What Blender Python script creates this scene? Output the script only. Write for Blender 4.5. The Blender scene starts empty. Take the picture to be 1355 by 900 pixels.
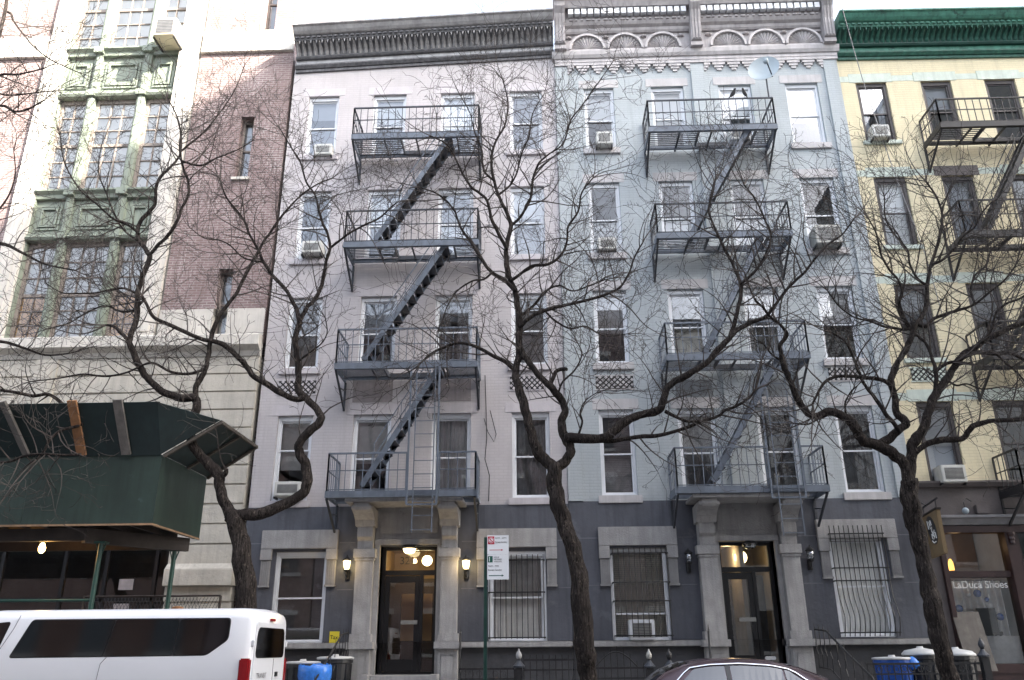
import bpy, bmesh, math, random
from mathutils import Vector, Matrix
R = math.radians
random.seed(7)
S = bpy.context.scene
COL = S.collection

# ------------------------------------------------------------------ camera
F, CY, PITCH, YAW, ROLL, CX = 1143.615, 393.786, R(22.179094), R(-1.815217), R(-0.430262), -0.635956
cam_d = bpy.data.cameras.new('camera')
cam = bpy.data.objects.new('camera', cam_d); COL.objects.link(cam)
cyw, syw, cp, sp = math.cos(YAW), math.sin(YAW), math.cos(PITCH), math.sin(PITCH)
fw = Vector((syw*cp, cyw*cp, sp)); rt = Vector((cyw, -syw, 0)); up = rt.cross(fw)
r2 = rt*math.cos(ROLL)+up*math.sin(ROLL); u2 = -rt*math.sin(ROLL)+up*math.cos(ROLL)
mw = Matrix((r2, u2, -fw)).transposed().to_4x4(); mw.translation = Vector((CX, -20.7, 1.65))
cam.matrix_world = mw
cam_d.sensor_width = 36; cam_d.sensor_fit = 'HORIZONTAL'
cam_d.lens = F*36/1355
cam_d.shift_y = -(450-CY)/1355
cam_d.clip_end = 2000
S.camera = cam

# ------------------------------------------------------------------ light
SUN = Vector((0.95, -0.60, 0.70)).normalized()
w = bpy.data.worlds.new('World'); S.world = w; w.use_nodes = True
nt = w.node_tree; bg = nt.nodes['Background']
sky = nt.nodes.new('ShaderNodeTexSky'); sky.sky_type = 'NISHITA'; sky.sun_disc = False
sky.sun_elevation = math.asin(SUN.z); sky.sun_rotation = math.atan2(SUN.x, SUN.y)
sky.air_density = 1.0; sky.dust_density = 4.0; sky.ozone_density = 0.8
hs = nt.nodes.new('ShaderNodeHueSaturation'); hs.inputs['Saturation'].default_value = .56; hs.inputs['Value'].default_value = 1.45   # thin white winter haze
nt.links.new(sky.outputs[0], hs.inputs['Color']); nt.links.new(hs.outputs[0], bg.inputs[0]); bg.inputs[1].default_value = 0.10
sd = bpy.data.lights.new('sun', 'SUN'); sd.energy = 5.0; sd.angle = R(0.5); sd.color = (1.0, 0.92, 0.80)
so = bpy.data.objects.new('sun', sd); COL.objects.link(so)
so.rotation_euler = SUN.to_track_quat('Z', 'Y').to_euler(); so.location = (20, -30, 60)
S.view_settings.view_transform = 'Standard'; S.view_settings.look = 'None'
S.view_settings.exposure = 2.56; S.view_settings.gamma = 1.0; S.view_settings.use_curve_mapping = False

# ------------------------------------------------------------------ materials
def _nm(name):
    m = bpy.data.materials.new(name); m.use_nodes = True
    return m, m.node_tree, m.node_tree.nodes['Principled BSDF']
def _coord(t, sx=1, sy=1, sz=1):
    tc = t.nodes.new('ShaderNodeTexCoord'); mp = t.nodes.new('ShaderNodeMapping')
    mp.inputs['Scale'].default_value = (sx, sy, sz); t.links.new(tc.outputs['Object'], mp.inputs[0]); return mp.outputs[0]
def _noise(t, co, scale, detail=4, rough=.6):
    n = t.nodes.new('ShaderNodeTexNoise'); n.inputs['Scale'].default_value = scale
    n.inputs['Detail'].default_value = detail; n.inputs['Roughness'].default_value = rough
    t.links.new(co, n.inputs['Vector']); return n.outputs['Fac']
def _ramp(t, fac, a, b, c0=(0, 0, 0, 1), c1=(1, 1, 1, 1)):
    r = t.nodes.new('ShaderNodeValToRGB'); r.color_ramp.elements[0].position = a; r.color_ramp.elements[1].position = b
    r.color_ramp.elements[0].color = c0; r.color_ramp.elements[1].color = c1; t.links.new(fac, r.inputs[0]); return r.outputs[0]
def _mix(t, fac, a, b, mode='MIX'):
    m = t.nodes.new('ShaderNodeMix'); m.data_type = 'RGBA'; m.blend_type = mode
    for s, v in ((0, fac), (6, a), (7, b)):
        if isinstance(v, (int, float)): m.inputs[s].default_value = v
        elif isinstance(v, tuple): m.inputs[s].default_value = v if len(v) == 4 else (*v, 1)
        else: t.links.new(v, m.inputs[s])
    return m.outputs[2]
def _bump(t, b, h, strength, dist):
    n = t.nodes.new('ShaderNodeBump'); n.inputs['Strength'].default_value = strength; n.inputs['Distance'].default_value = dist
    t.links.new(h, n.inputs['Height']); t.links.new(n.outputs[0], b.inputs['Normal'])
def M(name, col, rough=.6, var=.25, scale=2.5, metal=0, bump=0, bscale=60, streak=0, spec=.5, spot=None, spotscale=5, spotlo=.6):
    """painted / stone / metal surface: colour + soft blotches + vertical stains + fine bump"""
    m, t, b = _nm(name)
    b.inputs['Roughness'].default_value = rough; b.inputs['Metallic'].default_value = metal
    b.inputs['Specular IOR Level'].default_value = spec
    co = _coord(t)
    dark = tuple(c*(1-var) for c in col); lite = tuple(min(1, c*(1+var*.6)) for c in col)
    n = _noise(t, co, scale, 6)
    c = _mix(t, _ramp(t, n, .3, .7), dark, lite)
    if streak:
        n2 = _noise(t, _coord(t, 5, 5, .35), 1.6, 5)
        c = _mix(t, _ramp(t, n2, .45, .75), c, tuple(x*(1-streak) for x in col))
    if spot:
        n3 = _noise(t, co, spotscale, 8, .7)
        c = _mix(t, _ramp(t, n3, spotlo, spotlo+.08), c, spot)
    t.links.new(c, b.inputs['Base Color'])
    if bump: _bump(t, b, _noise(t, co, bscale, 4), bump, .02)
    return m
def BRICK(name, c1, c2, mortar, rough=.75, bump=.5, dirt=.12, msize=.009, streak=.12, peel=None, h=.0735):
    """running bond brick, painted when c1, c2 and mortar are close; stains of its own"""
    m, t, b = _nm(name); b.inputs['Roughness'].default_value = rough; b.inputs['Specular IOR Level'].default_value = .3
    tc = t.nodes.new('ShaderNodeTexCoord'); sx = t.nodes.new('ShaderNodeSeparateXYZ'); t.links.new(tc.outputs['Object'], sx.inputs[0])
    ad = t.nodes.new('ShaderNodeMath'); t.links.new(sx.outputs[0], ad.inputs[0]); t.links.new(sx.outputs[1], ad.inputs[1])
    cb = t.nodes.new('ShaderNodeCombineXYZ'); t.links.new(ad.outputs[0], cb.inputs[0]); t.links.new(sx.outputs[2], cb.inputs[1])
    co = tc.outputs['Object']
    wob = t.nodes.new('ShaderNodeTexNoise'); wob.inputs['Scale'].default_value = 3; t.links.new(co, wob.inputs['Vector'])
    vm = t.nodes.new('ShaderNodeVectorMath'); vm.operation = 'MULTIPLY_ADD'; t.links.new(wob.outputs['Color'], vm.inputs[0])
    vm.inputs[1].default_value = (.02, .02, 0); t.links.new(cb.outputs[0], vm.inputs[2])
    br = t.nodes.new('ShaderNodeTexBrick'); t.links.new(vm.outputs[0], br.inputs['Vector'])
    br.inputs['Scale'].default_value = 1; br.inputs['Brick Width'].default_value = .215; br.inputs['Row Height'].default_value = h
    br.inputs['Mortar Size'].default_value = msize; br.inputs['Mortar Smooth'].default_value = .3; br.inputs['Bias'].default_value = 0
    br.inputs['Color1'].default_value = (*c1, 1); br.inputs['Color2'].default_value = (*c2, 1); br.inputs['Mortar'].default_value = (*mortar, 1)
    n = _noise(t, co, .9, 7); n2 = _noise(t, _coord(t, 4, 4, .3), 1.3, 6)
    c = _mix(t, _ramp(t, n, .35, .75), br.outputs['Color'], tuple(x*(1-dirt*2) for x in c1))
    c = _mix(t, _ramp(t, n2, .5, .8), c, tuple(x*(1-streak*2) for x in c1))
    if peel: c = _mix(t, _ramp(t, _noise(t, co, 2.3, 9, .75), .67, .70), c, peel)
    t.links.new(c, b.inputs['Base Color'])
    inv = t.nodes.new('ShaderNodeMath'); inv.operation = 'SUBTRACT'; inv.inputs[0].default_value = 1; t.links.new(br.outputs['Fac'], inv.inputs[1])
    sm = t.nodes.new('ShaderNodeMath'); sm.operation = 'MULTIPLY_ADD'; t.links.new(_noise(t, co, 25, 4), sm.inputs[0]); sm.inputs[1].default_value = .5
    t.links.new(inv.outputs[0], sm.inputs[2]); _bump(t, b, sm.outputs[0], bump, .012)
    return m
def GLASS(name, tint=(.9, .95, .95), refl=.2, rough=.0):
    """window pane: see-through with a reflection that grows at grazing angles, old glass ripple"""
    m = bpy.data.materials.new(name); m.use_nodes = True; t = m.node_tree; t.nodes.clear()
    o = t.nodes.new('ShaderNodeOutputMaterial'); tr = t.nodes.new('ShaderNodeBsdfTransparent'); tr.inputs[0].default_value = (*tint, 1)
    gl = t.nodes.new('ShaderNodeBsdfGlossy'); gl.inputs['Roughness'].default_value = rough; gl.inputs[0].default_value = (.95, .97, 1, 1)
    lw = t.nodes.new('ShaderNodeLayerWeight'); lw.inputs[0].default_value = .35
    mr = t.nodes.new('ShaderNodeMapRange'); mr.inputs['To Min'].default_value = refl; mr.inputs['To Max'].default_value = 1
    t.links.new(lw.outputs['Fresnel'], mr.inputs[0])
    mx = t.nodes.new('ShaderNodeMixShader'); t.links.new(mr.outputs[0], mx.inputs[0]); t.links.new(tr.outputs[0], mx.inputs[1]); t.links.new(gl.outputs[0], mx.inputs[2])
    bp = t.nodes.new('ShaderNodeBump'); bp.inputs['Strength'].default_value = .014; bp.inputs['Distance'].default_value = .02
    t.links.new(_noise(t, _coord(t), 1.4, 2), bp.inputs['Height']); t.links.new(bp.outputs[0], gl.inputs['Normal'])
    t.links.new(mx.outputs[0], o.inputs[0]); return m
def EMIT(name, col, s):
    m, t, b = _nm(name); b.inputs['Base Color'].default_value = (*col, 1)
    b.inputs['Emission Color'].default_value = (*col, 1); b.inputs['Emission Strength'].default_value = s; return m
def BARK():
    m, t, b = _nm('bark'); b.inputs['Roughness'].default_value = .9; b.inputs['Specular IOR Level'].default_value = .15
    n = _noise(t, _coord(t, 14, 14, 2.2), 2.2, 8, .7); n2 = _noise(t, _coord(t), 3, 5)
    c = _mix(t, _ramp(t, n, .40, .60), (.008, .0065, .006), (.060, .050, .045))
    fl = _ramp(t, _noise(t, _coord(t, 9, 9, 3.5), 3.1, 9, .75), .56, .64)
    c = _mix(t, fl, c, (.155, .125, .105)); c = _mix(t, _ramp(t, n2, .48, .70), c, (.022, .018, .017))
    t.links.new(c, b.inputs['Base Color']); _bump(t, b, n, 1.0, .06); return m

MAT = dict(
 pink=BRICK('pink_painted_brick', (.52, .492, .502), (.545, .517, .527), (.475, .447, .457), dirt=.07, streak=.10, bump=.32),
 pinkstone=M('pink_painted_stone', (.54, .51, .53), .7, .10, 3, bump=.2, streak=.15),
 pinkpanel=M('grey_painted_panel', (.30, .27, .275), .7, .2, 4, streak=.3, spot=(.45, .41, .42), spotscale=9, spotlo=.62),
 teal=BRICK('teal_painted_brick', (.43, .468, .487), (.455, .493, .512), (.385, .422, .44), dirt=.07, streak=.12, bump=.32),
 tealstone=M('mauve_painted_stone', (.50, .485, .49), .7, .12, 3, bump=.2, streak=.2),
 tealpanel=M('teal_grey_panel', (.24, .26, .28), .7, .25, 4, streak=.3),
 yellow=BRICK('yellow_painted_brick', (.72, .64, .44), (.76, .68, .475), (.64, .565, .39), dirt=.06, streak=.14, bump=.32, peel=(.50, .33, .25)),
 mint=M('mint_painted_stone', (.56, .62, .55), .7, .14, 4, bump=.2, streak=.2),
 brownstone=M('brown_painted_stucco', (.115, .10, .098), .65, .2, 3, bump=.2, bscale=20),
 base=M('slate_painted_stucco', (.094, .100, .122), .55, .28, .9, bump=.4, bscale=7, streak=.35, spot=(.125, .13, .15), spotscale=1.1, spotlo=.58),
 basement=M('dark_basement_stucco', (.055, .056, .062), .7, .3, 2, bump=.3, bscale=14),
 baseline=M('pale_scored_line', (.15, .155, .18), .6, .2, 6),
 stone=M('weathered_brownstone_trim', (.35, .345, .345), .75, .2, 3, bump=.4, bscale=30, streak=.3, spot=(.20, .19, .185), spotscale=3.5, spotlo=.65),
 limestone=M('pale_limestone', (.62, .59, .54), .75, .16, 1.6, bump=.3, bscale=22, streak=.25),
 limestone2=M('cream_limestone_blocks', (.53, .50, .44), .75, .15, 2.2, bump=.5, bscale=11, streak=.25, spot=(.38, .36, .32), spotscale=2.4, spotlo=.62),
 redbrick=BRICK('mauve_red_brick', (.22, .155, .150), (.30, .220, .215), (.42, .385, .375), dirt=.08, streak=.08, bump=.5, msize=.013),
 backbrick=BRICK('brown_common_brick', (.25, .15, .12), (.30, .19, .15), (.33, .29, .26)),
 green=M('sage_green_metal', (.235, .27, .22), .5, .15, 2, streak=.15),
 cgreen=M('emerald_painted_metal', (.065, .225, .165), .5, .45, 3, streak=.5, spot=(.02, .07, .055), spotscale=4, spotlo=.58),
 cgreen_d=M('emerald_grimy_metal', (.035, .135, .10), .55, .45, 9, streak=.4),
 cgrey=M('weathered_grey_metal', (.35, .345, .35), .6, .35, 3, streak=.4, spot=(.16, .09, .08), spotscale=5, spotlo=.70),
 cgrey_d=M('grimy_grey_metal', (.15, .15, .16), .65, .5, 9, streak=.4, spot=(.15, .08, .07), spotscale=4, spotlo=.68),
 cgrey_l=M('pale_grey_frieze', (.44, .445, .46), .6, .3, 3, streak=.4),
 cmauve=M('mauve_grey_metal', (.40, .375, .38), .55, .25, 3, streak=.4),
 cmauve_l=M('pale_mauve_metal', (.52, .495, .50), .55, .18, 3, streak=.3),
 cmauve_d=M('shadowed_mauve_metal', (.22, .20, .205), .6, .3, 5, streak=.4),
 white=M('white_vinyl', (.74, .76, .79), .45, .08, 3),
 whitepaint=M('white_paint', (.70, .70, .69), .55, .12, 3, spot=(.35, .25, .16), spotscale=6, spotlo=.70),
 brownframe=M('dark_brown_window_paint', (.075, .065, .065), .5, .25, 4),
 tanframe=M('tan_window_paint', (.25, .215, .19), .55, .2, 4),
 blackpaint=M('black_iron_paint', (.018, .018, .020), .45, .35, 5),
 blackframe=M('black_door_metal', (.012, .012, .014), .35, .25, 4),
 ironblue=M('blue_grey_iron_paint', (.135, .160, .200), .5, .3, 3, streak=.3, spot=(.10, .075, .06), spotscale=7, spotlo=.68),
 irondark=M('dark_slate_iron_paint', (.040, .046, .058), .55, .35, 4, spot=(.07, .045, .035), spotscale=7, spotlo=.66),
 ironblack=M('black_fire_escape_paint', (.020, .020, .023), .5, .35, 5),
 shade=M('white_roller_shade', (.78, .77, .75), .8, .05, 2),
 streetshade=M('grey_brown_shade', (.22, .205, .20), .8, .45, 1.1, spot=(.30, .29, .29), spotscale=1.3, spotlo=.60),
 greyshade=M('grey_roller_shade', (.40, .41, .43), .8, .08, 2),
 curtain=M('pale_curtain_cloth', (.62, .60, .58), .9, .15, 4),
 dcurtain=M('grey_brown_curtain_cloth', (.38, .36, .35), .9, .3, 4),
 slat=M('beige_blind_slats', (.62, .58, .51), .6, .12, 4),
 orangeshade=M('orange_paper_shade', (.80, .50, .22), .8, .15, 3),
 room=M('dim_room_plaster', (.28, .265, .25), .9, .3, 1.2),
 hall=M('cream_hall_plaster', (.40, .31, .21), .8, .12, 2),
 glass=GLASS('window_glass', (.92, .94, .95), .10),
 glasshi=GLASS('upper_window_glass', (.90, .93, .95), .15),
 glasstop=GLASS('teal_front_glass', (.92, .94, .96), .045),
 glasslo=GLASS('street_level_glass', (.94, .95, .95), .055),
 bark=BARK(),
 twig=M('twig_bark', (.078, .067, .061), .85, .5, 8, spec=.2),
 wood=M('bare_lumber', (.30, .19, .11), .8, .35, 5, bump=.3, streak=.3),
 woodgrey=M('weathered_lumber', (.17, .155, .14), .85, .35, 5, bump=.3, streak=.3),
 woodorange=M('orange_lumber', (.33, .16, .07), .8, .35, 5, bump=.3, streak=.3),
 battenwood=M('dark_brown_lumber', (.085, .072, .06), .85, .35, 5, bump=.3),  # darker tone of lumber for the battens of the flared end
 ply=M('green_painted_plywood', (.022, .041, .033), .5, .4, 1.1, streak=.4, spot=(.045, .075, .068), spotscale=2.2, spotlo=.64),
 plydark=M('dark_green_plywood', (.012, .026, .026), .6, .3, 1.5, streak=.3),
 steelgreen=M('green_scaffold_steel', (.022, .075, .060), .45, .3, 4),
 darkbrown=M('dark_brown_beam', (.035, .026, .022), .7, .4, 3),
 vanpaint=M('white_vehicle_paint', (.74, .75, .78), .18, .03, 1),
 carpaint=M('plum_red_vehicle_paint', (.090, .062, .070), .18, .1, 1, metal=.4),
 chrome=M('bright_trim', (.75, .76, .78), .15, .05, 2, metal=1),
 tint=GLASS('tinted_vehicle_glass', (.08, .08, .09), .05, .06),
 carglass=GLASS('sedan_side_glass', (.28, .33, .34), .075),
 rubber=M('black_rubber', (.015, .015, .016), .8, .3, 5),
 blackplastic=M('black_plastic', (.02, .02, .022), .4, .2, 4),
 redlens=M('red_lamp_lens', (.28, .010, .014), .15, .2, 4),
 asphalt=M('asphalt', (.055, .055, .057), .85, .3, 1.5, bump=.5, bscale=90),
 concrete=M('sidewalk_concrete', (.30, .29, .275), .85, .2, 1.2, bump=.3, bscale=60, spot=(.15, .15, .14), spotscale=4, spotlo=.66),
 kerb=M('granite_kerb', (.26, .25, .25), .8, .2, 3, bump=.3),
 binblack=M('black_bin_plastic', (.020, .021, .024), .45, .25, 4),
 binblue=M('blue_bin_plastic', (.012, .075, .34), .35, .2, 4),
 bluebag=M('blue_bag_film', (.05, .22, .72), .25, .3, 9),
 bingrey=M('pale_bin_lid', (.52, .53, .53), .5, .15, 3),
 signwhite=M('white_sign_face', (.80, .82, .84), .4, .03, 3),
 signred=M('red_sign_ink', (.52, .03, .06), .5, .1, 5),
 signgreen=M('green_sign_ink', (.008, .10, .07), .5, .1, 5),
 signblack=M('grey_sign_ink', (.10, .10, .115), .5, .1, 5),
 yellowtag=M('yellow_card', (.72, .60, .04), .6, .1, 5),
 tan=M('tan_signboard', (.23, .16, .08), .6, .2, 4, streak=.2),
 shopwood=M('dark_red_brown_wood', (.042, .022, .022), .4, .3, 3, streak=.2),
 shopgrey=M('lead_grey_ledge', (.20, .20, .21), .6, .25, 4),
 warmwall=M('warm_shop_wall', (.26, .19, .15), .7, .2, 1.5),
 drape=M('grey_shop_drape', (.66, .67, .69), .85, .2, 5),
 letter=M('white_lettering', (.85, .85, .83), .5, .03, 3),
 dish=M('pale_blue_grey_dish', (.32, .38, .42), .5, .08, 3),
 acmetal=M('off_white_appliance_metal', (.60, .60, .57), .5, .12, 4, streak=.2),
 acgrille=M('dark_grille', (.085, .085, .09), .6, .3, 5),
 actan=M('yellowed_appliance_metal', (.62, .55, .40), .55, .15, 4, streak=.2),
 brass=M('aged_brass', (.30, .20, .07), .4, .3, 5, metal=.8),
 ballblue=M('blue_foil', (.015, .09, .42), .2, .15, 4, metal=.3),
 ballwhite=M('pearl_foil', (.75, .78, .80), .2, .08, 4, metal=.2),
 farpane=M('far_window_glass', (.05, .055, .06), .12, .3, 2),
 seatcloth=M('dark_seat_cloth', (.03, .03, .032), .9, .3, 5),
 bird=M('dark_feathers', (.03, .03, .034), .8, .4, 30),
 bulb=EMIT('glowing_bulb', (1.0, .62, .22), 4),
 lampglow=EMIT('lit_lantern_glass', (1.0, .78, .38), 1.3),
 globe=EMIT('lit_globe_glass', (1.0, .80, .42), 1.3),
 shopglow=EMIT('lit_shop_lamp', (1.0, .50, .10), .5),
 clearglass=GLASS('clear_lantern_glass', (.75, .78, .80), .25),
 roof=M('roof_tar', (.06, .06, .06), .9, .2, 2),
 lead=M('grey_cable', (.25, .25, .26), .6, .1, 3),
 zinc=M('galvanised_steel', (.38, .38, .36), .5, .3, 4, metal=.6),
)

# ------------------------------------------------------------------ mesh helpers
ORG = {}
class MB:
    def __init__(s): s.v = []; s.f = []
    def add(s, vs, fs):
        n = len(s.v); s.v += [tuple(v) for v in vs]; s.f += [tuple(i+n for i in f) for f in fs]; return s
    def box(s, x0, x1, y0, y1, z0, z1):
        return s.add([(x, y, z) for x in (x0, x1) for y in (y0, y1) for z in (z0, z1)],
            [(0, 1, 3, 2), (4, 6, 7, 5), (0, 4, 5, 1), (2, 3, 7, 6), (0, 2, 6, 4), (1, 5, 7, 3)])
    def quad(s, *p): return s.add(p, [tuple(range(len(p)))])
    def bar(s, p, q, a, b=None, upv=(0, 0, 1)):
        b = b or a; p = Vector(p); q = Vector(q); d = (q-p).normalized(); u = Vector(upv)
        if abs(d.dot(u)) > .98: u = Vector((0, 1, 0))
        r = d.cross(u).normalized(); u = r.cross(d)
        vs = [c+r*(i*a/2)+u*(j*b/2) for c in (p, q) for i, j in ((-1, -1), (1, -1), (1, 1), (-1, 1))]
        return s.add(vs, [(3, 2, 1, 0), (4, 5, 6, 7), (0, 1, 5, 4), (1, 2, 6, 5), (2, 3, 7, 6), (3, 0, 4, 7)])
    def tube(s, pts, rad, n=6, cap=True):
        pts = [Vector(p) for p in pts]; k = len(pts)
        if not isinstance(rad, (list, tuple)): rad = [rad]*k
        base = len(s.v); u = None
        for i, p in enumerate(pts):
            d = (pts[min(i+1, k-1)]-pts[max(i-1, 0)])
            d = d.normalized() if d.length > 1e-9 else Vector((0, 0, 1))
            if u is None:
                u = d.cross(Vector((0.31, 0.87, 0.37)));
                if u.length < .1: u = d.cross(Vector((1, 0, 0)))
            u = (u-d*u.dot(d)).normalized(); v = d.cross(u)
            for j in range(n):
                a = 2*math.pi*j/n; s.v.append(tuple(p+(u*math.cos(a)+v*math.sin(a))*rad[i]))
        for i in range(k-1):
            for j in range(n):
                a = base+i*n+j; b = base+i*n+(j+1) % n; s.f.append((a, b, b+n, a+n))
        if cap:
            s.f.append(tuple(base+j for j in range(n))[::-1]); s.f.append(tuple(base+(k-1)*n+j for j in range(n)))
        return s
    def lathe(s, c, prof, n=12):
        """prof: (radius, z) from bottom to top round a vertical axis at c"""
        base = len(s.v); k = len(prof)
        for r, z in prof:
            for j in range(n):
                a = 2*math.pi*j/n; s.v.append((c[0]+r*math.cos(a), c[1]+r*math.sin(a), c[2]+z))
        for i in range(k-1):
            for j in range(n):
                a = base+i*n+j; b = base+i*n+(j+1) % n; s.f.append((a, b, b+n, a+n))
        s.f.append(tuple(base+j for j in range(n))[::-1]); s.f.append(tuple(base+(k-1)*n+j for j in range(n))); return s
    def extx(s, prof, x0, x1, shear=None):
        """closed (y, z) outline extruded along x; shear(x) lifts an end"""
        k = len(prof); sh = shear or (lambda x: 0)
        s.add([(x, y, z+sh(x)) for x in (x0, x1) for y, z in prof],
              [(i, (i+1) % k, (i+1) % k+k, i+k) for i in range(k)]+[tuple(range(k))[::-1], tuple(range(k, 2*k))]); return s
    def exty(s, prof, y0, y1):
        k = len(prof)
        s.add([(x, y, z) for y in (y0, y1) for x, z in prof],
              [(i, (i+1) % k, (i+1) % k+k, i+k) for i in range(k)]+[tuple(range(k))[::-1], tuple(range(k, 2*k))]); return s
    def build(s, name, mat, parent=None, org=None, smooth=False, bevel=0):
        o0 = ORG[parent.name] if parent is not None else Vector(org or (0, 0, 0))
        me = bpy.data.meshes.new(name)
        me.from_pydata([(v[0]-o0.x, v[1]-o0.y, v[2]-o0.z) for v in s.v], [], s.f)
        if bevel or True:
            bm = bmesh.new(); bm.from_mesh(me); bmesh.ops.recalc_face_normals(bm, faces=bm.faces)
            if bevel:
                es = [e for e in bm.edges if len(e.link_faces) == 2 and e.calc_face_angle(0) > .6]
                bmesh.ops.bevel(bm, geom=es, offset=bevel, segments=2, affect='EDGES', clamp_overlap=True)
            bm.to_mesh(me); bm.free()
        me.materials.append(MAT[mat] if isinstance(mat, str) else mat)
        if smooth:
            me.polygons.foreach_set('use_smooth', [True]*len(me.polygons))
        o = bpy.data.objects.new(name, me); COL.objects.link(o)
        if parent is not None: o.parent = parent
        else: o.location = o0
        ORG[o.name] = o0
        return o
def each(mb, name, mat, parent, **kw):
    """every loose piece of mb becomes a part of its own"""
    p = list(range(len(mb.v)))
    def f(i):
        while p[i] != i: p[i] = p[p[i]]; i = p[i]
        return i
    for fc in mb.f:
        for i in fc[1:]: p[f(i)] = f(fc[0])
    gr = {}
    for fc in mb.f: gr.setdefault(f(fc[0]), []).append(fc)
    for fs in gr.values():
        ids = sorted({i for fc in fs for i in fc}); mp = {i: k for k, i in enumerate(ids)}
        MB().add([mb.v[i] for i in ids], [tuple(mp[i] for i in fc) for fc in fs]).build(name, mat, parent, **kw)
def tag(o, label, cat, group=None):
    o['label'] = label; o['category'] = cat
    if group: o['group'] = group
    return o
def thing(name, loc, label, cat, group=None):
    o = bpy.data.objects.new(name, None); COL.objects.link(o); o.location = loc; o.empty_display_size = .2
    ORG[o.name] = Vector(loc); return tag(o, label, cat, group)
def struct(o): o['kind'] = 'structure'; return o
def wall(mb, x0, x1, z0, z1, holes, y=0.0, d=.24):
    """front sheet with openings and their reveals"""
    xs = sorted({x0, x1, *[h[0] for h in holes], *[h[1] for h in holes]}); zs = sorted({z0, z1, *[h[2] for h in holes], *[h[3] for h in holes]})
    xs = [x for x in xs if x0 <= x <= x1]; zs = [z for z in zs if z0 <= z <= z1]
    for a, b in zip(xs, xs[1:]):
        for c, e in zip(zs, zs[1:]):
            mx, mz = (a+b)/2, (c+e)/2
            if any(h[0] < mx < h[1] and h[2] < mz < h[3] for h in holes): continue
            mb.quad((a, y, c), (b, y, c), (b, y, e), (a, y, e))
    for a, b, c, e in holes:
        mb.quad((a, y, c), (a, y, e), (a, y+d, e), (a, y+d, c)); mb.quad((b, y, e), (b, y, c), (b, y+d, c), (b, y+d, e))
        mb.quad((a, y, e), (b, y, e), (b, y+d, e), (a, y+d, e)); mb.quad((a, y, c), (a, y+d, c), (b, y+d, c), (b, y, c))
    return mb
def wave_sheet(mb, x0, x1, z0, z1, y, amp=.02, per=.11, ph=0):
    n = max(8, int((x1-x0)/per*6)); vs = []; fs = []
    for i in range(n+1):
        x = x0+(x1-x0)*i/n; yy = y+amp*math.sin(x/per*6.283+ph)*(1+.4*math.sin(x*9+ph))
        vs += [(x, yy, z0), (x, yy*1.0+amp*.3, z1)]
    for i in range(n): fs.append((2*i, 2*i+2, 2*i+3, 2*i+1))
    return mb.add(vs, fs)
def text(body, x, z, y, size, mat, parent, name='lettering', width=None, bold=0):
    c = bpy.data.curves.new('t', 'FONT'); c.body = body; c.offset = bold; c.size = size; c.extrude = .002
    o = bpy.data.objects.new('t', c); COL.objects.link(o); dg = bpy.context.evaluated_depsgraph_get()
    me = bpy.data.meshes.new_from_object(o.evaluated_get(dg)); bpy.data.objects.remove(o); bpy.data.curves.remove(c)
    w0 = max(v.co.x for v in me.vertices)-min(v.co.x for v in me.vertices); kx = width/w0 if width else 1
    o0 = ORG[parent.name]; x_ = min(v.co.x for v in me.vertices)
    for v in me.vertices: v.co = Vector((x+(v.co.x-x_)*kx-o0.x, y-v.co.z-o0.y, z+v.co.y-o0.z))
    me.materials.clear(); me.materials.append(MAT[mat]); t = bpy.data.objects.new(name, me); COL.objects.link(t); t.parent = parent; ORG[t.name] = o0
    return t

# ------------------------------------------------------------------ ground
struct(MB().box(-160, 160, -120, 120, -.60, -.02).build('ground', 'asphalt'))
struct(MB().box(-70, 70, -16.0, -4.75, -.018, 0).build('road', 'asphalt'))
m = MB()
for i in range(-40, 41):
    m.box(i*1.5+.006, i*1.5+1.494, -4.6, -2.3, -.01, .15); m.box(i*1.5+.006, i*1.5+1.494, -2.29, 0.0, -.01, .15)
    m.box(i*1.5+.006, i*1.5+1.494, -23.0, -16.15, -.01, .15)
struct(m.build('sidewalk', 'concrete'))
m = MB()
for i in range(-30, 31): m.box(i*2+.004, i*2+1.996, -4.75, -4.604, -.01, .152); m.box(i*2+.004, i*2+1.996, -16.146, -16.0, -.01, .152)
struct(m.build('kerb', 'kerb'))

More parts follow.
